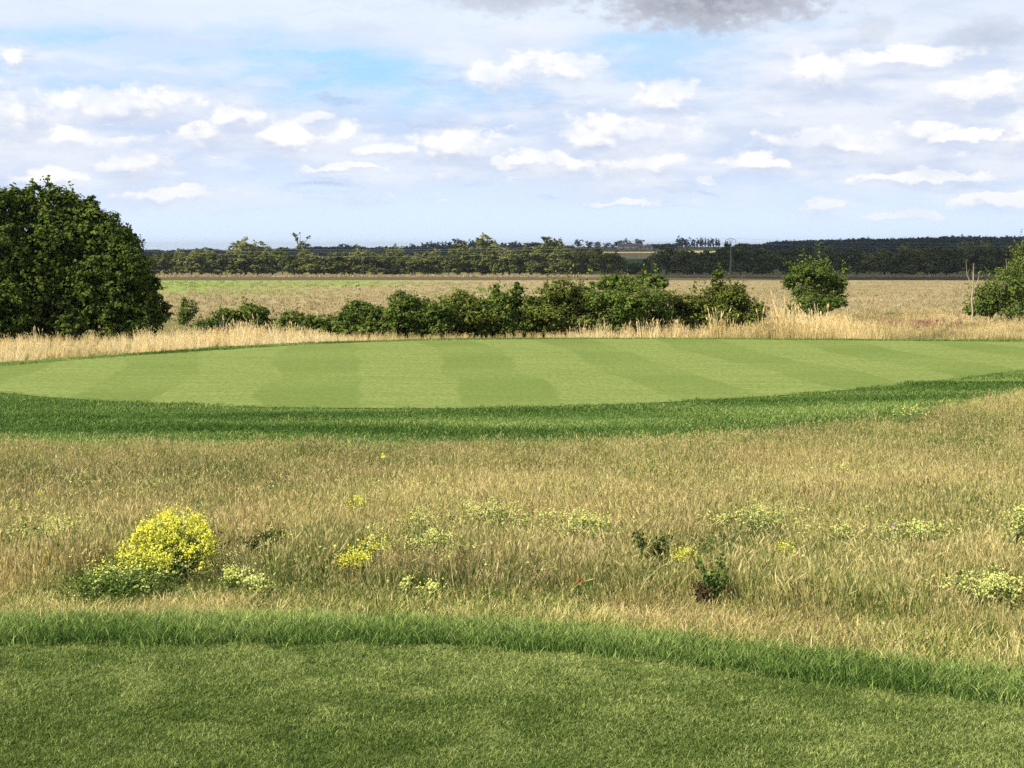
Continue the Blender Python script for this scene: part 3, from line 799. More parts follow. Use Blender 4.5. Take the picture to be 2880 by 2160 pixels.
def leaf_quads(C, Nn, size, r, asp=0.62):
    n = len(C)
    Nn = Nn / (np.linalg.norm(Nn, axis=1)[:, None] + 1e-9)
    ref = r.normal(size=(n, 3))
    a = np.cross(Nn, ref); a /= np.linalg.norm(a, axis=1)[:, None] + 1e-9
    b = np.cross(Nn, a)
    s = (size * (0.6 + 0.8 * r.random(n)))[:, None]
    fold = Nn * s * 0.18
    V = np.stack([C - a * s, C + b * s * asp + fold, C + a * s, C - b * s * asp + fold], 1)
    return V.reshape(-1, 3)

def crown_mesh(name, lobes, n, size, mat, r, per=22, clus=0.20, sprigs=0, splen=0.6, inner=0.5, flat=1.0, dead=0.01, zmin=0.02, sub=0, subr=0.42):
    """lobes: rows cx,cy,cz,rx,ry,rz in local metres; sub > 0 breaks each lobe into smaller ones"""
    L = np.asarray(lobes, float)
    if sub:
        M = []
        for l in L:
            k_ = sub
            u = r.normal(size=(k_, 3)); u /= np.linalg.norm(u, axis=1)[:, None]
            q = subr * (0.65 + 0.7 * r.random((k_, 1)))
            M.append(np.hstack([l[:3] + u * l[3:6] * (1.02 - q * 0.8), l[3:6] * q * np.array([1.1, 1.1, 0.85])]))
        L = np.vstack(M)
    wgt = (L[:, 3] * L[:, 5]); wgt /= wgt.sum()
    nc = max(1, n // per)
    li = r.choice(len(L), nc, p=wgt)
    u = r.normal(size=(nc, 3)); u /= np.linalg.norm(u, axis=1)[:, None]
    rr = inner + (1 - inner) * r.random(nc) ** 0.55
    cc = L[li, :3] + u * L[li, 3:6] * rr[:, None]
    cs = clus * L[li, 3:6].min(1) * (0.55 + 0.9 * r.random(nc))
    ct = np.clip(0.38 + 0.26 * r.normal(size=nc) + 0.7 * (vnoise(cc[:, 0] + 20, cc[:, 2] + cc[:, 1], max(1e-3, 0.9 * L[:, 3].mean()), 2) - 0.5), 0, 0.9)
    off = r.normal(size=(nc, per, 3)) * np.array([1, 1, 0.62]) * cs[:, None, None]
    C = (cc[:, None] + off).reshape(-1, 3)
    Nn = (u[:, None] * 0.7 + np.array([0, 0, 0.75]) + off / (cs[:, None, None] + 1e-6) * 0.25 + r.normal(size=(nc, per, 3)) * 0.55).reshape(-1, 3)
    T = (ct[:, None] + 0.10 * r.normal(size=(nc, per))).reshape(-1)
    S_ = np.full(len(C), size)
    if sprigs:
        li = r.choice(len(L), sprigs, p=wgt)
        u = r.normal(size=(sprigs, 3)); u[:, 2] = np.abs(u[:, 2]) + 0.35; u /= np.linalg.norm(u, axis=1)[:, None]
        p0 = L[li, :3] + u * L[li, 3:6] * 0.92
        dv = u * 0.55 + np.array([0, 0, 0.9]) + r.normal(size=(sprigs, 3)) * 0.35; dv /= np.linalg.norm(dv, axis=1)[:, None]
        ln = splen * (0.35 + r.random(sprigs))
        m = 16
        tt_ = r.random((sprigs, m))
        pc = p0[:, None] + dv[:, None] * (ln[:, None] * tt_)[..., None] + r.normal(size=(sprigs, m, 3)) * size * 0.9
        C = np.concatenate([C, pc.reshape(-1, 3)])
        Nn = np.concatenate([Nn, (np.array([0, 0, 0.6]) + r.normal(size=(sprigs * m, 3)) * 0.8)])
        T = np.concatenate([T, np.clip(np.repeat(0.6 + 0.2 * r.normal(size=sprigs), m), 0, .92)])
    T = np.clip(T, 0, 0.92); T[r.random(len(T)) < dead] = 1.0
    k = C[:, 2] > zmin
    C, Nn, T = C[k], Nn[k], T[k]
    V = leaf_quads(C, Nn, size, r)
    return mesh_np(name, V, np.arange(len(V)).reshape(-1, 4), mat, False, [('tint', 'FACE', T)])

def trunk_mesh(name, lobes, h, r0, mat, r, stems=1):
    mb = MB()
    L = np.asarray(lobes, float)
    for s_ in range(stems):
        bx, by = (r.normal() * r0 * 2 * (stems > 1), r.normal() * r0 * 2 * (stems > 1))
        top = np.array([L[:, 0].mean() + r.normal() * .1 * h, L[:, 1].mean(), h * 0.72])
        p = [np.array([bx, by, -0.1])]
        for q in (0.25, 0.5, 0.75, 1.0):
            p.append(np.array([bx, by, 0]) * (1 - q) + top * q + r.normal(size=3) * 0.02 * h * np.array([1, 1, 0.3]))
        mb.tube(p, [r0 * 1.25, r0, r0 * .8, r0 * .6, r0 * .25], 8)
        for l in L[: 8]:
            st = p[1] + (p[3] - p[1]) * r.random()
            md_ = (st + l[:3]) / 2 + r.normal(size=3) * 0.04 * h
            mb.tube([st, md_, l[:3]], [r0 * .5, r0 * .32, r0 * .1], 6)
    return mb.mesh(name, mat, True)

def px_lobes(px0, d, lob, r, depth=0.9, dj=0.25):
    """lobes given as photo px, py, radius px (optionally radius y) -> local metres round the base at column px0, distance d"""
    bx, by, bz = at(px0, d)
    res = []
    for q in lob:
        px, py, rp = q[:3]; rv = q[3] if len(q) > 3 else rp
        x = (px - 1440) / F * d * 1.0; z = ztop(py, d)
        R = rp / F * d; RV = rv / F * d
        res.append((x - bx, r.normal() * dj * R, z - bz, R, R * depth, RV))
    return (bx, by, bz), res

def leafy_thing(name, px0, d, lob, n, size, mat, label, cat, group=None, trunk_r=0.12, stems=1, seed=1, crown='crown', bark=None, **kw):
    r = np.random.default_rng(seed)
    base, L = px_lobes(px0, d, lob, r)
    e = empty(name, base, label, cat, group)
    h = max(l[2] + l[5] for l in L)
    obj('trunk' if cat != 'bush' else 'stem', trunk_mesh('trunk', L, h, trunk_r, bark or M_bark, r, stems), e)
    c = obj(crown, crown_mesh(crown, L, n, size, mat, r, **kw), e)
    c['kind'] = 'stuff'
    return e

# the big trees at the left
leafy_thing('broadleaf_tree', 165, 53.5, [(150, 585, 66), (205, 600, 60), (95, 640, 70), (160, 690, 105), (240, 700, 85), (110, 790, 110), (215, 820, 110), (150, 880, 110, 80), (90, 915, 90, 50), (200, 915, 90, 50), (150, 760, 120), (60, 575, 45), (110, 560, 45), (262, 592, 30, 48), (280, 650, 74), (200, 640, 80)],
            78000, 0.070, M_oak, 'tallest dark green broadleaf tree standing at the left behind the green', 'tree', 'trees massed at the left edge', 0.22, 2, 11, per=20, clus=0.27, sub=22, subr=0.40, inner=0.5, sprigs=70, splen=0.45, dead=0.02)
leafy_thing('broadleaf_tree', -40, 52.5, [(0, 585, 70), (-70, 600, 90), (-20, 680, 100), (20, 760, 85), (-60, 820, 120), (10, 870, 100, 85), (0, 920, 100, 50)],
            42000, 0.070, M_oak, 'dark green tree cut off by the left edge of the photo', 'tree', 'trees massed at the left edge', 0.2, 1, 12, per=20, clus=0.27, sub=22, subr=0.40, inner=0.5, sprigs=40, splen=0.4)
leafy_thing('broadleaf_tree', 345, 53, [(318, 690, 68), (375, 745, 58), (335, 800, 85), (402, 815, 56), (412, 875, 56), (340, 885, 95, 70), (300, 915, 70, 45), (385, 915, 60, 42), (275, 790, 80), (356, 668, 22, 40)],
            52000, 0.066, M_oak, 'lower rounded broadleaf tree sloping down on the right of the tall one', 'tree', 'trees massed at the left edge', 0.16, 2, 13, per=20, clus=0.27, sub=22, subr=0.40, inner=0.5, sprigs=60, splen=0.40)

# the hedge of bushes behind the golden grass
H = 'bushes in the row behind the golden grass'
hb = [
 (650, 66, [(585, 912, 46, 26), (655, 900, 48, 34), (705, 888, 36, 34)], 6800, M_haw, 'low bramble bush at the left end of the row, beside the sapling', 14),
 (790, 66, [(770, 915, 40, 26), (830, 912, 48, 28), (885, 918, 38, 24)], 5600, M_haw, 'very low dark bush in the dip of the row', 8),
 (980, 66, [(945, 915, 35, 30), (995, 895, 48, 36), (1060, 905, 45, 34)], 7500, M_haw, 'rounded knee of dark bush rising right of the dip', 12),
 (1165, 65, [(1125, 870, 40, 40), (1180, 858, 42, 42), (1150, 900, 62, 40), (1230, 890, 46, 40)], 10500, M_haw, 'dark domed bush with a twin rounded top', 22),
 (1290, 66, [(1290, 860, 42, 32), (1325, 885, 55, 40), (1270, 905, 60, 32)], 9000, M_hawl, 'yellow green topped bush between two darker ones', 16),
 (1430, 66, [(1400, 880, 48, 45), (1460, 880, 50, 42), (1430, 915, 75, 30), (1395, 822, 9, 20), (1448, 818, 14, 22)], 9500, M_haw, 'bush with two thin leafy shoots sticking up from it', 34),
 (1580, 66, [(1575, 820, 46, 26), (1610, 838, 44, 28), (1560, 880, 62, 42), (1620, 905, 60, 30)], 9000, M_hawl, 'loose light green bush with a spreading ragged top', 40),
 (1740, 65, [(1740, 800, 52, 24), (1825, 795, 38, 20), (1760, 850, 78, 44), (1705, 885, 55, 40), (1800, 895, 75, 38)], 14000, M_haw, 'tall middle bush with reddish new growth on top', 55),
 (1900, 66, [(1885, 865, 52, 42), (1935, 880, 52, 38), (1890, 900, 60, 26)], 8500, M_hawl, 'pale green bush left of the pointed one', 34),
 (2040, 66, [(2022, 800, 16, 38), (2020, 845, 40, 40), (2070, 850, 46, 42), (2010, 885, 55, 34), (2100, 880, 42, 36)], 12000, M_hawl, 'tallest pointed bush at the right end of the row', 42),
]
for i, (px0, d, lob, n, mt, lab, sp) in enumerate(hb):
    lob = [(a[0], a[1] - 2, a[2] * 1.36, (a[3] if len(a) > 3 else a[2]) * 1.24) for a in lob] + [(np.mean([a[0] for a in lob]) + q, 925 if px0 > 900 else 930, 52, 30) for q in (-45, 0, 45)]
    leafy_thing('hedge_bush', px0, d - 8.5, lob, int(n * 2.5), 0.054, mt, lab, 'bush', H, 0.04, 2, 30 + i, per=16, clus=0.30, sub=10, subr=0.42, sprigs=int(sp * 1.6), splen=0.6, inner=0.45, dead=0.02, crown='foliage')
# reddish shoots part of the middle bush is done by its light material; the lone hawthorn
leafy_thing('hawthorn_tree', 2285, 82, [(2265, 765, 42, 36), (2310, 770, 46, 34), (2250, 800, 45, 34), (2330, 805, 50, 36), (2290, 840, 66, 42), (2345, 840, 34, 30), (2280, 870, 62, 24), (2225, 870, 26, 16), (2215, 790, 24, 16)],
            30000, 0.060, M_haw, 'lone hawthorn standing clear in the field, right of the bush row', 'tree', None, 0.09, 2, 51, per=16, clus=0.30, sub=12, subr=0.40, sprigs=90, splen=1.0, inner=0.4, dead=0.015)
leafy_thing('thicket_bush', 2790, 80, [(2780, 830, 44, 36), (2840, 800, 46, 50), (2760, 862, 40, 26), (2850, 860, 60, 32), (2730, 872, 22, 14)],
            10500, 0.060, M_haw, 'dense low thicket with dead trunks rising from it, near the right edge', 'bush', None, 0.05, 3, 52, per=16, clus=0.26, sprigs=60, splen=0.7, inner=0.3, crown='foliage')
leafy_thing('thicket_tree', 2895, 83, [(2890, 725, 40, 36), (2925, 760, 60, 50), (2880, 800, 42, 46), (2920, 840, 60, 46)],
            11000, 0.065, M_hawl, 'light green young tree cut off by the right edge', 'tree', None, 0.08, 2, 53, per=16, clus=0.26, sprigs=60, splen=0.8, inner=0.3)
leafy_thing('sapling', 525, 58, [(520, 850, 8, 14), (528, 875, 20, 22), (512, 895, 14, 16), (545, 870, 9, 14)], 900, 0.05, M_haw,
            'thin sapling alone between the big trees and the bush row', 'sapling', None, 0.025, 1, 54, per=12, clus=0.4, sprigs=8, splen=0.5)
leafy_thing('weed_plant', 2502, 92, [(2495, 890, 9, 9), (2508, 885, 8, 11)], 420, 0.06, M_haw, 'small dark weed clump alone in pale grass right of the hawthorn', 'plant', None, 0.02, 1, 55, per=12, clus=0.4)
leafy_thing('weed_plant', 2370, 90, [(2372, 898, 7, 8)], 240, 0.06, M_haw, 'small dark weed at the foot of the lone hawthorn', 'plant', None, 0.02, 1, 56, per=12, clus=0.4)

# dead trunks in the right thicket
def dead_tree(px0, d, py_top, fork, r0, label, seed):
    r = np.random.default_rng(seed)
    bx, by, bz = at(px0, d)
    h = ztop(py_top, d) - bz
    e = empty('dead_tree', (bx, by, bz), label, 'dead tree', 'bare dead trunks in the right thicket')
    mb = MB()
    fz = h * fork
    p = [np.array([0, 0, -0.1]), np.array([0.03, 0, fz * .35]), np.array([-0.04, 0, fz * .7]), np.array([0.02, 0, fz])]
    mb.tube(p, [r0 * 1.2, r0, r0 * .85, r0 * .8], 8)
    obj('trunk', mb.mesh('trunk', M_dead, True), e)
    for k in range(4):
        mb = MB()
        a = (-0.5 + k / 3.0) * 1.1 + r.normal() * 0.1
        ln = (h - fz) * (0.65 + 0.35 * r.random() + (k == 1) * 0.1)
        q0 = p[3] - np.array([0, 0, 0.05 * k])
        q1 = q0 + np.array([math.sin(a) * ln * .35, r.normal() * .1, ln * .45])
        q2 = q1 + np.array([math.sin(a) * ln * .12, r.normal() * .1, ln * .5])
        mb.tube([q0, q1, q2], [r0 * .55, r0 * .35, r0 * .12], 6)
        mb.tube([q1, q1 + np.array([-.15 + .3 * r.random(), 0, .35])], [r0 * .2, r0 * .08], 5)
        obj('branch', mb.mesh('branch', M_dead, True), e)
dead_tree(2733, 79, 718, 0.52, 0.042, 'tallest bleached dead trunk with forked bare top, left side of the thicket', 61)
dead_tree(2811, 79.5, 778, 0.62, 0.045, 'short bleached dead trunk in the middle of the thicket', 62)
dead_tree(2842, 80, 722, 0.45, 0.050, 'dead trunk with spread bare branches, right side of the thicket', 63)

# ------------------------------------------------------------------ far hedgerow trees (d about 450 m)
def round_lobes(r, k=7, rx=0.5, top=1.0, low=0.12):
    L = []
    for i in range(k):
        zc = low + 0.18 + (top - low - 0.34) * (i / (k - 1)) 
        wd = rx * (1 - 0.55 * ((zc - 0.42) / 0.5) ** 2 * (zc > 0.42)) * (0.6 + 0.3 * r.random())
        a = r.random() * 6.28
        L.append((math.cos(a) * rx * .32, math.sin(a) * rx * .32, zc, wd * .8, wd * .8, 0.19 + 0.06 * r.random()))
    return L
far_protos = {}
def far_proto(key, mat, seeds, n, size, rx, k=7, low=0.1, per=14, clus=0.3, inner=0.5, dead=0):
    lst = []
    for s_ in seeds:
        r = np.random.default_rng(s_)
        L = round_lobes(r, k, rx, 1.0, low)
        cm = crown_mesh('crown', L, n, size, mat, r, per=per, clus=clus, inner=inner, dead=0, sprigs=10, splen=0.08, zmin=0.0, sub=6, subr=0.42)
        tm = trunk_mesh('trunk', L[:3], 1.0, 0.022, M_bark, r, 1)
        lst.append((cm, tm))
    far_protos[key] = lst
far_proto('dark', M_far, range(100, 108), 3600, 0.030, 0.44)
far_proto('pale', M_farl, range(110, 115), 3200, 0.030, 0.44)
far_proto('open', M_farl, range(116, 118), 800, 0.026, 0.34, k=9, low=0.3, clus=0.35, inner=0.2)
far_proto('dist', M_dist, range(120, 126), 700, 0.050, 0.50, per=10)
far_proto('poplar', M_dist, range(130, 133), 500, 0.035, 0.12, per=10, low=0.05)

FAR_R = np.random.default_rng(77)
def far_tree(key, px, d, py_top, width, label, group, name='far_tree', cat='tree', i=None):
    bx, by, bz = at(px, d)
    h = max(1.5, ztop(py_top, d) - bz)
    cm, tm = far_protos[key][FAR_R.integers(len(far_protos[key])) if i is None else i]
    e = empty(name, (bx, by, bz), label, cat, group, rz=FAR_R.random() * 6.28)
    e.scale = (width, width, h)
    c = obj('crown', cm, e); c['kind'] = 'stuff'
    obj('trunk', tm, e)
    return e

hx = [440, 455, 520, 600, 660, 740, 800, 900, 1000, 1060, 1150, 1250, 1400, 1450, 1520, 1600, 1700, 1738, 1755, 1800, 1830, 1900, 2000, 2060, 2100, 2200, 2300, 2420, 2520, 2650, 2750, 2900, 3100]
hy = [716, 712, 708, 706, 712, 700, 706, 712, 708, 712, 712, 708, 702, 704, 694, 700, 704, 708, 736, 736, 708, 704, 702, 690, 696, 702, 696, 708, 692, 700, 690, 692, 690]
GT = 'trees of the long hedgerow beyond the field'
def nth(i):
    return f"{i}{'th' if 10 <= i % 100 <= 20 else {1: 'st', 2: 'nd', 3: 'rd'}.get(i % 10, 'th')}"
def zone(px):
    for lim, t_ in ((640, 'right of the big trees'), (800, 'below the broad round tree'), (930, 'by the nearly bare tree'), (1200, 'left of centre'), (1470, 'below the yellow green trees'),
                    (1720, 'below the ragged tree'), (1850, 'at the gap before the farm'), (2010, 'left of the pole'), (2150, 'behind the pole'), (2400, 'behind the hawthorn'), (2680, 'right of the hawthorn')):
        if px < lim: return t_
    return 'behind the thicket'
x_ = 425.0; i_ = 0
while x_ < 3080:
    i_ += 1
    j = FAR_R.normal() * 6
    pale = (x_ < 1000 and FAR_R.random() < .45) or (FAR_R.random() < .12) or (x_ > 2380 and FAR_R.random() < .3)
    d = 447 + FAR_R.random() * 5
    wd = (7.0 + 5.6 * FAR_R.random())
    if 1740 < x_ < 1815: wd *= 0.7
    far_tree('pale' if pale else 'dark', x_, d, np.interp(x_, hx, hy) + j + 1, wd,
             f"{'pale olive' if pale else 'dark green'} tree, {nth(i_)} from left in the far hedgerow, {zone(x_)}", GT)
    x_ += 24 + 12 * FAR_R.random()
x_ = 430.0; i_ = 0
while x_ < 3080:           # second rank, a little taller and behind
    i_ += 1
    if not 1725 < x_ < 1830:
        far_tree('pale' if FAR_R.random() < .35 else 'dark', x_, 462 + FAR_R.random() * 8, np.interp(x_, hx, hy) + FAR_R.normal() * 6 - 2, 9 + 4 * FAR_R.random(),
                 f'rear rank far hedgerow tree, {nth(i_)} from left, {zone(x_)}', GT)
    x_ += 52 + 26 * FAR_R.random()
for (px, py, wd, key, lab) in [
    (690, 671, 15, 'pale', 'broad round crowned tree standing above the left part of the hedgerow'),
    (725, 680, 12, 'pale', 'smaller crown joined to the right of the broad round tree'),
    (1112, 690, 12, 'pale', 'pale tree just above the hedgerow, left of the two yellow green ones'),
    (1297, 686, 13, 'pale', 'low yellow green dome left of the tall yellow green tree'),
    (1360, 661, 14, 'pale', 'tall yellow green tree in the middle of the hedgerow'),
    (1395, 684, 12, 'pale', 'yellow green shoulder right of the tall yellow green tree'),
    (1545, 664, 13, 'dark', 'dark ragged tree rising above the hedgerow centre'),
    (1576, 668, 8, 'open', 'thin ragged top beside the dark rising tree'),
    (2310, 688, 14, 'pale', 'olive tree above the hedgerow behind the lone hawthorn'),
    (2560, 690, 15, 'pale', 'olive double crowned tree in the right part of the hedgerow'),
    (2740, 686, 15, 'pale', 'olive tree in the hedgerow behind the dead trunks')]:
    far_tree(key, px, 458, py, wd, lab, 'taller trees rising from the far hedgerow')

# sparse mistletoe-laden bare tree above the hedgerow
def sparse_tree():
    r = np.random.default_rng(5)
    d = 456; bx, by, bz = at(845, d); s = d / F
    e = empty('sparse_tree', (bx, by, bz), 'nearly bare tree with dark leaf balls on thin branches, above the left hedgerow', 'tree')
    mb = MB(); lob = []
    hz = lambda py: ztop(py, d) - bz
    fork = np.array([0, 0, hz(705)])
    mb.tube([(0, 0, -.2), (0.1, 0, fork[2] * .5), fork], [.35, .28, .22], 7)
    for (px, py, rp) in [(832, 661, 5.5), (826, 655, 4), (836, 672, 5), (868, 670, 4), (872, 664, 3), (850, 684, 7), (864, 690, 7), (842, 695, 8), (858, 700, 9), (846, 655, 3)]:
        x = (px - 845) * s; z = hz(py)
        mb.tube([fork, (x * .45, r.normal() * .3, (fork[2] + z) / 2), (x, 0, z)], [.14, .09, .04], 5)
        lob.append((x, r.normal() * .4, z, rp * s, rp * s, rp * s))
    obj('trunk', mb.mesh('trunk', M_bark, True), e)
    c = obj('crown', crown_mesh('crown', lob, 1500, 0.20, M_far, r, per=12, clus=0.35, inner=0.1, zmin=0), e); c['kind'] = 'stuff'
sparse_tree()

# ------------------------------------------------------------------ distant hill woods
wx_ = [380, 430, 480, 500, 560, 585, 620, 650, 730, 760, 850, 895, 918, 935, 965, 1000, 1030, 1098, 1130, 1160, 1184, 1205, 1233, 1245, 1280, 1312, 1393, 1450, 1515, 1600]
wy_ = [705, 703, 705, 703, 701, 698, 704, 706, 697, 700, 699, 692, 694, 695, 685, 690, 696, 694, 698, 686, 691, 677, 679, 684, 672, 676, 680, 679, 684, 692]
rx_ = [1820, 1860, 1875, 1890, 2000, 2040, 2075, 2100, 2150, 2165, 2270, 2420, 2432, 2445, 2500, 2600, 2690, 2760, 2900, 3300]
ry_ = [692, 691, 684, 691, 697, 700, 698, 696, 690, 682, 677, 674, 668, 674, 673, 669, 662, 666, 664, 664]
dist_c = bpy.data.collections.new('distant_tree_kinds')
for cm, tm in far_protos['dist']:
    dist_c.objects.link(bpy.data.objects.new('distant_tree_crown', cm))
def wood(name, cols, tops, x0, x1, d0, d1, step, depthrows, label, seed):
    r = np.random.default_rng(seed)
    xs, ys, zs, sc, sq = [], [], [], [], []
    for q in range(depthrows):
        d = d0 + (d1 - d0) * (q / max(1, depthrows - 1))
        px = x0 + r.random() * step
        while px < x1:
            dd = d + r.normal() * 6
            bx, by, bz = at(px, dd)
            last = q == depthrows - 1
            ht = ztop(np.interp(px, cols, tops) + r.normal() * 1.0, dd) - bz
            h = ht if last else min(ht, 11 + 3 * r.random())
            h = max(h, 5.0)
            w_ = 12 + 6 * r.random()
            xs.append(bx); ys.append(by); zs.append(bz - (0 if h < 18 else 0)); sc.append(w_); sq.append(h / w_)
            px += step * (0.7 + 0.6 * r.random())
    xs, ys, zs, sc, sq = map(np.array, (xs, ys, zs, sc, sq))
    scatter(name, dist_c, 6, xs, ys, zs, sc, xs * 0, label, 'wood', squash=sq, tilt=0.0)
wood('distant_wood', wx_, wy_, 385, 1610, 1640, 1800, 11, 5, 'dark blue green wood along the distant skyline left of the farm', 201)
wood('distant_wood', rx_, ry_, 1822, 1905, 1740, 1800, 9, 3, 'low dark line of trees on the skyline between the farm and the poplars', 202)
wood('distant_wood', rx_, ry_, 2070, 3300, 1250, 1800, 12, 15, 'large dark wood covering the hill at the right', 203)

wood('far_hedgerow_mass', hx, hy, -900, 395, 448, 458, 40, 2, 'unbroken continuation of the far hedgerow behind the big trees at the left', 204)
GD = 'single trees on the distant hilltop'
for (px, py, wd, lab) in [(1628, 673, 14, 'leftmost small round tree on the hilltop'), (1656, 677, 14, 'second small round tree from the left on the hilltop'),
        (1681, 679, 15, 'third small round tree from the left on the hilltop'), (1706, 681, 12, 'small round tree with a flat top, left of the farm'),
        (1724, 686, 9, 'smallest tree on the hilltop, beside the large pair'), (1742, 676, 16, 'left one of the large pair of round trees by the farm'),
        (1764, 672, 17, 'right one of the large pair of round trees by the farm'), (1795, 671, 17, 'big isolated round tree standing above the farm roof'),
        (1903, 670, 15, 'left part tree of the blocky clump beside the poplars'), (1916, 665, 17, 'tallest tree of the blocky clump beside the poplars'), (1932, 669, 15, 'right hand tree of the blocky clump beside the poplars'),
        (1876, 683, 9, 'tiny bump of a tree in the low skyline hedge')]:
    far_tree('dist', px, 1770, py, wd, lab, GD, name='distant_tree')
PR = np.random.default_rng(9)
poplars = [(1946, 672), (1953, 670), (1961, 668), (1969, 667), (1977, 669), (1985, 668), (1993, 670), (1999, 667), (2006, 667), (2014, 669), (2021, 672)]
ords = ['first', 'second', 'third', 'fourth', 'fifth', 'sixth', 'seventh', 'eighth', 'ninth', 'tenth', 'last']
for (px, py), od in zip(poplars, ords):
    far_tree('poplar', px, 1765, py, 15 + 4 * PR.random(), f'{od} slender poplar from the left in the skyline row beside the pole', 'row of poplars on the distant skyline', name='poplar_tree', i=int(PR.integers(3)))

# farm on the hill
M_wall = simple_mat('farm_stone', (0.56, 0.48, 0.42), (0.70, 0.62, 0.54), 0.4)
M_roof = simple_mat('farm_roof_tiles', (0.22, 0.13, 0.10), (0.32, 0.20, 0.15), 0.5)
M_pane = simple_mat('dark_opening', (0.03, 0.03, 0.035), (0.05, 0.05, 0.055), 1.0)
def farm(px, d, L, W, h, rh, label, rz):
    bx, by, bz = at(px, d)
    e = empty('farm_building', (bx, by, bz), label, 'farm building', 'farm buildings on the hill', rz)
    mb = MB(); mb.box(-L / 2, L / 2, -W / 2, W / 2, -1, h)
    mb.add([(-L / 2, -W / 2, h), (-L / 2, W / 2, h), (-L / 2, 0, h + rh), (-L / 2, 0, h + rh)], [(0, 1, 2, 3)])
    mb.add([(L / 2, -W / 2, h), (L / 2, W / 2, h), (L / 2, 0, h + rh), (L / 2, 0, h + rh)], [(0, 1, 2, 3)])
    obj('wall', mb.mesh('wall', M_wall), e)
    mb = MB(); o_ = 0.4; t_ = 0.25
    for s_ in (-1, 1):
        a = [(-L / 2 - o_, s_ * (W / 2 + o_), h - .2), (L / 2 + o_, s_ * (W / 2 + o_), h - .2), (L / 2 + o_, 0, h + rh), (-L / 2 - o_, 0, h + rh)]
        b = [(p[0], p[1], p[2] + t_) for p in a]
        mb.add(a + b, [(0, 3, 2, 1), (4, 5, 6, 7), (0, 1, 5, 4), (1, 2, 6, 5), (2, 3, 7, 6), (3, 0, 4, 7)])
    obj('roof', mb.mesh('roof', M_roof), e)
    for k in range(3):
        mb = MB(); x0 = -L / 2 + L * (k + .6) / 3.4; mb.box(x0, x0 + 1.3, -W / 2 - .06, -W / 2 + .1, 1.0, 2.4)
        obj('window', mb.mesh('window', M_pane), e)
farm(1772, 1690, 28, 10, 4.0, 2.6, 'long low stone farm building on the hill below the round trees', 0.1)
farm(1815, 1680, 16, 8, 2.8, 1.8, 'smaller farm building to the right of the long low one', -0.15)

# ------------------------------------------------------------------ power line
M_conc = simple_mat('weathered_concrete', (0.17, 0.15, 0.13), (0.27, 0.245, 0.215), 2.0)
M_steel = simple_mat('galvanised_steel', (0.22, 0.23, 0.24), (0.32, 0.33, 0.34), 4.0, 0.5)
M_ins = simple_mat('glass_insulator', (0.10, 0.16, 0.15), (0.16, 0.22, 0.2), 4.0, 0.2)
def pole(px, d, py_cap, label):
    bx, by, bz = at(px, d)
    h = ztop(py_cap, d) - bz
    e = empty('power_pole', (bx, by, bz), label, 'power pole', 'poles of the overhead line')
    mb = MB(); n_ = 6
    for k in range(n_):
        z0, z1 = -0.3 + (h + .3) * k / n_, -0.3 + (h + .3) * (k + 1) / n_
        a0, a1 = 0.25 - 0.10 * k / n_, 0.25 - 0.10 * (k + 1) / n_
        V = [(-a0, -a0 * .7, z0), (a0, -a0 * .7, z0), (a0, a0 * .7, z0), (-a0, a0 * .7, z0), (-a1, -a1 * .7, z1), (a1, -a1 * .7, z1), (a1, a1 * .7, z1), (-a1, a1 * .7, z1)]
        mb.add(V, [(0, 1, 5, 4), (1, 2, 6, 5), (2, 3, 7, 6), (3, 0, 4, 7)] + ([(4, 5, 6, 7)] if k == n_ - 1 else []))
    obj('post', mb.mesh('post', M_conc), e)
    mb = MB()
    ap = (0, 0, h + 1.35); tl, tr = (-1.45, 0, h + .78), (1.45, 0, h + .78)
    for a, b in (((0, 0, h - .1), (-.72, 0, h + 1.05)), ((0, 0, h - .1), (.72, 0, h + 1.05)), ((0, 0, h - .1), ap), (ap, tl), (ap, tr)):
        mb.tube([a, b], [.055, .055], 5)
    obj('crossarm', mb.mesh('crossarm', M_steel), e)
    ends = []
    for t_ in (tl, (0, 0, h + 1.3), tr):
        mb = MB(); zb = t_[2] - (.75 if t_[0] else 0.0)
        if t_[0]:
            mb.tube([t_, (t_[0], 0, t_[2] - .25), (t_[0], 0, t_[2] - .7)], [.03, .07, .06], 6)
            obj('insulator', mb.mesh('insulator', M_ins), e)
        ends.append((bx + t_[0], by, bz + zb))
    return e, ends
pA, eA = pole(2054, 440, 682.5, 'tall grey concrete power pole with an arched steel top, standing in front of the hedgerow')
pB, eB = pole(3420, 430, 672, 'concrete power pole further right along the line, out of sight')
pC, eC = pole(60, 436, 686, 'concrete power pole hidden behind the big trees at the left')
M_wire = simple_mat('aluminium_wire', (0.40, 0.42, 0.42), (0.5, 0.52, 0.52), 1.0, 0.5)
def wires(E0, E1, sag, lab):
    for k, nm in zip(range(3), ('near', 'middle', 'far')):
        a, b = np.array(E0[k]), np.array(E1[k]); a[1] += (k - 1) * 1.0; 
        a = np.array(E0[k])
        tt_ = np.linspace(0, 1, 40)
        pts = a[None] * (1 - tt_[:, None]) + b[None] * tt_[:, None]
        pts[:, 2] -= sag * 4 * tt_ * (1 - tt_) * (1 + 0.25 * k)
        mb = MB(); mb.tube(pts, [0.014] * 40, 4)
        o = obj('overhead_wire', mb.mesh('overhead_wire', M_wire))
        tag(o, f'{nm} one of three overhead wires {lab}', 'wire', 'overhead wires along the hedgerow')
wires(eC, eA, 2.6, 'running left from the pole in front of the trees')
wires(eA, eB, 1.6, 'running right from the pole')

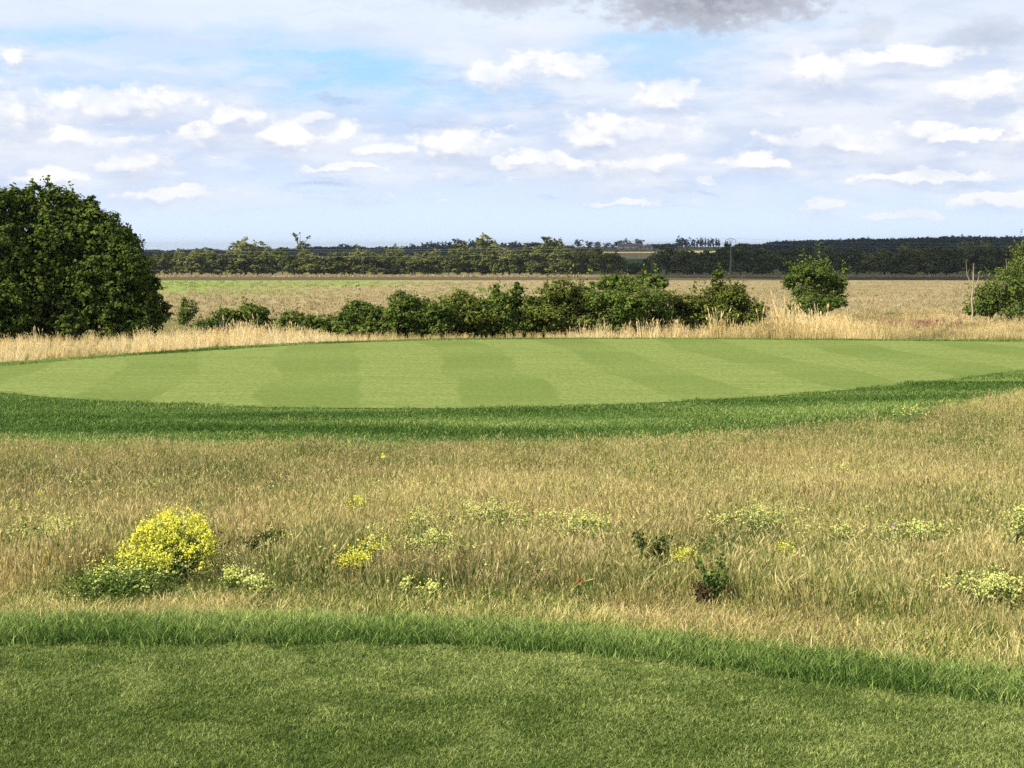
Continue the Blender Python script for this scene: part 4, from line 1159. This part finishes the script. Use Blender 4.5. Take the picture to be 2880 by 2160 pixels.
# ------------------------------------------------------------------ flowers and weeds in the rough
def petal_mat(name, c0, c1, trans=0.3):
    m, gm = new_mat(name)
    c = ramp(gm, attr(gm, 'tint'), [(0.0, c0), (1.0, c1)])
    leafy(gm, c, trans, 0.0)
    return m
M_yel = petal_mat('yellow_petals', (0.84, 0.82, 0.06), (0.95, 0.94, 0.22))
M_pale = petal_mat('pale_yellow_petals', (0.66, 0.72, 0.18), (0.90, 0.91, 0.38))
M_white = petal_mat('white_petals', (0.75, 0.75, 0.72), (0.85, 0.85, 0.83))
M_purple = petal_mat('thistle_purple', (0.42, 0.24, 0.50), (0.60, 0.42, 0.66))
M_red = petal_mat('poppy_red', (0.70, 0.13, 0.04), (0.82, 0.20, 0.06))
M_stem = simple_mat('plant_stem', (0.10, 0.15, 0.045), (0.17, 0.20, 0.07), 20)
M_weed = foliage_mat('weed_leaves', (0.060, 0.110, 0.022), (0.110, 0.180, 0.038), (0.20, 0.27, 0.07))
M_dark = foliage_mat('dark_weed_leaves', (0.030, 0.052, 0.014), (0.060, 0.092, 0.024), (0.11, 0.145, 0.040))
M_brown = foliage_mat('dead_brown_leaves', (0.045, 0.035, 0.018), (0.090, 0.065, 0.030), (0.18, 0.12, 0.055))

def head_mesh(name, n, R, leaf, mat, seed, flat=0.7):
    r = np.random.default_rng(seed)
    u = r.normal(size=(n, 3)); u /= np.linalg.norm(u, axis=1)[:, None]; u[:, 2] = np.abs(u[:, 2]) * 1.0 - 0.25
    C = u * R * np.array([1, 1, flat]) * (0.55 + 0.5 * r.random((n, 1)))
    V = leaf_quads(C, u + r.normal(size=(n, 3)) * 0.4 + np.array([0, 0, .3]), leaf, r, 0.85)
    return mesh_np(name, V, np.arange(len(V)).reshape(-1, 4), mat, False, [('tint', 'FACE', r.random(n))])
heads = {'bright': [head_mesh('flower_cluster', 26, 0.0125, 0.0048, M_yel, 300 + i) for i in range(5)],
         'pale': [head_mesh('flower_cluster', 20, 0.010, 0.0046, M_pale, 310 + i) for i in range(5)]}

def flower_plant(px, py_base, hw, py_top, n, kind, label, seed, low=0.35, leaf=M_weed, nleaf=300, hs=1.0, depth=0.8, group='flowering weeds in the rough', name='flowering_plant', asym=0.0):
    r = np.random.default_rng(seed)
    x, y = unproject(px, py_base); z = float(terrain(x, y))
    e = empty(name, (x, y, z), label, 'plant', group)
    h = max(0.06, ztop(py_top - (16 if kind == 'pale' else 4), y) - z); n = int(n * (2.1 if kind == 'pale' else 1.9)); hs *= 0.85 if kind == 'pale' else 0.92; hw *= 1.12; R = hw / F * y
    mb = MB(); tips = []
    for k in range(n):
        a = r.random() * 6.283; q = math.sqrt(r.random()) * (0.85 + 0.22 * math.sin(3 * a + seed) + 0.10 * math.sin(7 * a + 2 * seed))
        tx, ty = R * q * math.cos(a), R * depth * q * math.sin(a)
        tz = h * (low + (1 - low) * (r.random() ** 0.7)) * (1 - 0.38 * q * q) 
        if r.random() < 0.08: tz *= 1.10
        if kind == 'pale':
            q = min(abs(r.normal()) * 0.62, 1.7); tx, ty = R * 1.15 * q * math.cos(a), R * depth * q * math.sin(a)
            tz = h * (0.55 + 0.5 * r.random()) * (1 - 0.12 * q)
        tips.append((tx, ty, min(tz, h * 1.03)))
    for (tx, ty, tz) in tips:
        b0 = np.array([tx * .12, ty * .12, -0.01]); m1 = np.array([tx * .6, ty * .6, tz * .55])
        mb.tube([b0, m1, (tx, ty, tz)], [0.0028, 0.002, 0.0013], 4)
    obj('stem', mb.mesh('stem', M_stem), e)
    if nleaf:
        nleaf = int(nleaf * 1.8)
        u = r.normal(size=(nleaf, 3)); C = u * np.array([R * .5, R * .45, h * .22]) + np.array([0, 0, h * low * .85])
        k = C[:, 2] > 0.005; C = C[k]
        V = leaf_quads(C, r.normal(size=(len(C), 3)) + np.array([0, -.2, .9]), 0.009, r)
        lo = obj('foliage', mesh_np('foliage', V, np.arange(len(V)).reshape(-1, 4), leaf, False, [('tint', 'FACE', r.random(len(C)) * .92)]), e)
        lo['kind'] = 'stuff'
    tp = np.array(tips); m_ = 14 if kind == 'bright' else 7
    C = (tp[:, None] + r.normal(size=(len(tp), m_, 3)) * np.array([.020, .020, .022])).reshape(-1, 3)
    V = leaf_quads(C, r.normal(size=C.shape) + np.array([0, -.4, .6]), 0.0048, r, .85)
    obj('petals', mesh_np('petals', V, np.arange(len(V)).reshape(-1, 4), M_yel if kind == 'bright' else M_pale, False, [('tint', 'FACE', r.random(len(C)))]), e)['kind'] = 'stuff'
    for (tx, ty, tz) in tips:
        o = obj('flower_cluster', heads[kind][r.integers(5)], e, (tx, ty, tz))
        s_ = hs * (0.65 + 0.6 * r.random()); o.scale = (s_, s_, s_ * (0.9 + 0.9 * r.random())); o.rotation_euler = (0, 0, r.random() * 6.28)
    return e

for i, (px, pb, hw, pt, n, kd, lab, low, nl, hs) in enumerate(FP):
    flower_plant(px, pb, hw, pt, n, kd, lab, 400 + i, low, M_dark if 'bramble' in lab else M_weed, nl, hs)

def single_flower(name, px, py_base, py_head, head, label, cat, stem_r=0.003, group=None):
    x, y = unproject(px, py_base); z = float(terrain(x, y)); h = ztop(py_head, y) - z
    e = empty(name, (x, y, z), label, cat, group)
    mb = MB(); mb.tube([(0, 0, -.01), (.01, 0, h * .5), (0, 0, h)], [stem_r, stem_r * .8, stem_r * .6], 5)
    obj('stem', mb.mesh('stem', M_stem), e)
    r = np.random.default_rng(int(px))
    C = np.stack([r.normal(size=14) * .03, r.normal(size=14) * .03, h * (0.2 + .6 * r.random(14))], -1)
    V = leaf_quads(C, r.normal(size=(14, 3)) + np.array([0, 0, .5]), 0.02, r, .4)
    obj('leaves', mesh_np('leaves', V, np.arange(len(V)).reshape(-1, 4), M_weed, False, [('tint', 'FACE', r.random(14))]), e)['kind'] = 'stuff'
    obj('flower_head', head, e, (0, 0, h))
    return e
cfl = bpy.data.collections.new('tiny_blossom_kinds')
for i in range(5):
    V0 = []; r0 = np.random.default_rng(700 + i)
    C = np.stack([r0.normal(size=9) * .035, r0.normal(size=9) * .035, .17 + .06 * r0.random(9)], -1)
    V0 = leaf_quads(C, np.array([0, -.2, 1.0]) + r0.normal(size=(9, 3)) * .4, .0062, r0, .9)
    cfl.objects.link(bpy.data.objects.new('tiny_blossom', mesh_np('tiny_blossom', V0, np.arange(len(V0)).reshape(-1, 4), M_pale, False, [('tint', 'FACE', r0.random(9))])))
x, y = sample_wedge(8.2, 16, lambda d: 14, 0.40, 1.5)
k = (vnoise(x + 12, y, 1.1, 2) + .25 * rng.random(len(x)) > .62)
x, y = x[k], y[k]
scatter('tiny_wildflowers', cfl, 5, x, y, terrain(x, y), 0.8 + 0.5 * rng.random(len(x)), x * 0, 'countless tiny pale yellow blossoms dotted through the rough', 'wildflowers')
GP = 'purple thistles in the rough'
single_flower('thistle', 1190, 1660, 1578, head_mesh('flower_head', 60, .013, .006, M_purple, 501, 1.0), 'small purple thistle left of the centre of the rough', 'thistle', group=GP)
single_flower('thistle', 2512, 1560, 1484, head_mesh('flower_head', 80, .017, .007, M_purple, 502, 1.2), 'tall mauve thistle with the largest head, at the right', 'thistle', group=GP)
single_flower('thistle', 2519, 1566, 1500, head_mesh('flower_head', 50, .011, .006, M_purple, 503, 1.0), 'smaller mauve thistle head just under the largest one', 'thistle', group=GP)
single_flower('thistle', 1540, 1680, 1617, head_mesh('flower_head', 40, .009, .005, M_purple, 504, 1.0), 'faint small purple thistle left of the red poppy', 'thistle', group=GP)
single_flower('poppy', 1628, 1690, 1634, head_mesh('flower_head', 30, .014, .010, M_red, 505, .8), 'single orange red poppy in the middle of the rough', 'poppy')
single_flower('daisy', 2081, 1590, 1527, head_mesh('flower_head', 30, .010, .007, M_white, 506, .6), 'larger white blossom right of the dark leafy weed', 'white flower')
single_flower('daisy', 2100, 1610, 1552, head_mesh('flower_head', 16, .006, .005, M_white, 507, .6), 'tiny white blossom below the larger white one', 'white flower')

# darker weeds
def weed(name, px, py_base, hw, py_top, n, mat, size, label, seed, cat='plant', sprays=5, low=0.1):
    r = np.random.default_rng(seed)
    x, y = unproject(px, py_base); z = float(terrain(x, y)); h = ztop(py_top, y) - z; R = hw / F * y
    e = empty(name, (x, y, z), label, cat)
    mb = MB(); C = []
    for k in range(sprays):
        a = r.random() * 6.28; tx, ty = R * math.cos(a) * (.3 + .7 * r.random()), R * .7 * math.sin(a); tz = h * (0.6 + .4 * r.random())
        p0, p1, p2 = np.array([0, 0, -.01]), np.array([tx * .5, ty * .5, tz * .6]), np.array([tx, ty, tz])
        mb.tube([p0, p1, p2], [.005, .004, .002], 5)
        q = low + (1 - low) * r.random(n // sprays)
        C.append((p1 * (1 - q[:, None]) + p2 * q[:, None]) * q[:, None] ** .3 + r.normal(size=(len(q), 3)) * size * 1.4)
    obj('stem', mb.mesh('stem', M_stem if mat is not M_brown else M_bark), e)
    C = np.concatenate(C); C = C[C[:, 2] > .01]
    V = leaf_quads(C, r.normal(size=(len(C), 3)) + np.array([0, 0, .6]), size, r, .6)
    obj('foliage', mesh_np('foliage', V, np.arange(len(V)).reshape(-1, 4), mat, False, [('tint', 'FACE', r.random(len(C)) * .92)]), e)['kind'] = 'stuff'
weed('leafy_weed', 1850, 1620, 85, 1480, 756, M_dark, 0.0115, 'dark green leafy weed with angular stems, left of the dead plant', 601, sprays=9)
weed('dead_plant', 1972, 1722, 34, 1635, 420, M_brown, 0.0101, 'dark brown withered plant at the edge of the rough', 602, sprays=9)
weed('leafy_weed', 2000, 1712, 60, 1560, 684, M_weed, 0.0108, 'green leafy weed standing just behind the withered brown plant', 603, sprays=8)
weed('leafy_weed', 2120, 1580, 12, 1462, 108, M_dark, 0.0101, 'single dark upright sprig in the pale yellow drift', 604, sprays=2)
weed('leafy_weed', 2030, 1600, 70, 1500, 468, M_weed, 0.0086, 'bluish green grassy weed between the brown plant and the white blossoms', 605, sprays=9)
weed('leafy_weed', 740, 1590, 90, 1490, 900, M_dark, 0.0094, 'dark bramble sprays right of the largest yellow bush', 606, sprays=10)

# ------------------------------------------------------------------ the cloud whose shadow lies over the far trees and hills
def cloud():
    r = np.random.default_rng(8)
    alt = 900.0
    ox, oy = SX / SZ * alt, SY / SZ * alt       # where the sun stands over a ground point, at cloud height
    u, v = np.meshgrid(np.linspace(0, 2 * np.pi, 16, endpoint=False), np.linspace(0, np.pi, 9))
    un = np.stack([np.cos(u) * np.sin(v), np.sin(u) * np.sin(v), np.cos(v)], -1).reshape(-1, 3)
    i = np.arange(9 * 16).reshape(9, 16)
    fq = np.stack([i[:-1], np.roll(i, -1, 1)[:-1], np.roll(i, -1, 1)[1:], i[1:]], -1).reshape(-1, 4)
    mb = MB()
    for _ in range(520):
        gy = 330 + 1900 * r.random(); gx = -900 + 1900 * r.random()
        R = 55 + 60 * r.random()
        # lit corner: left part of the field edge and of the hedgerow stays in the sun
        lim = np.interp(gx, [-900, -140, -60, 10, 50, 110, 200, 1000], [760, 700, 620, 530, 440, 374, 368, 366]) + R * 1.03
        if gy < lim: continue
        mb.add(un * np.array([R, R, R * .55]) * (1 + 0.06 * r.normal(size=(len(un), 1))) + np.array([gx + ox, gy + oy, alt + r.normal() * 18]), fq)
    gx = 75.0
    while gx < 420:     # its near edge
        R = 40 + 12 * r.random(); lim = np.interp(gx, [70, 110, 200, 500], [410, 374, 368, 366])
        mb.add(un * np.array([R, R, R * .5]) + np.array([gx + ox, lim + R * 1.02 + oy, alt]), fq)
        gx += 30
    m, gm = new_mat('cloud_white')
    d_ = gm.n('ShaderNodeBsdfDiffuse')
    gm.put(d_.inputs[0], gm.mix(gm.noise(gm.n('ShaderNodeNewGeometry').outputs['Position'], .01, 4, .6), (0.78, 0.79, 0.80), (0.86, 0.86, 0.86)))
    out(gm, d_.outputs[0])
    tag(obj('cloud', mb.mesh('cloud', m, True)), 'broad cumulus cloud drifting overhead, shading the far trees and hills', None, None, 'structure')
cloud()

# ------------------------------------------------------------------ the air
def haze():
    mb = MB(); mb.box(-13000, 13000, -1000, 13500, -40, 34)
    m = bpy.data.materials.new('haze_air'); m.use_nodes = True; m.node_tree.nodes.clear()
    gm = G(m.node_tree)
    v = gm.n('ShaderNodeVolumePrincipled'); v.inputs['Color'].default_value = (0.74, 0.85, 1.0, 1); v.inputs['Density'].default_value = HAZE
    v.inputs['Anisotropy'].default_value = 0.2
    o = gm.n('ShaderNodeOutputMaterial'); gm.t.links.new(v.outputs[0], o.inputs['Volume'])
    ob = obj('haze', mb.mesh('haze', m)); tag(ob, 'thin blue summer haze over the countryside', None, None, 'stuff')
HAZE = 0.00008
haze()
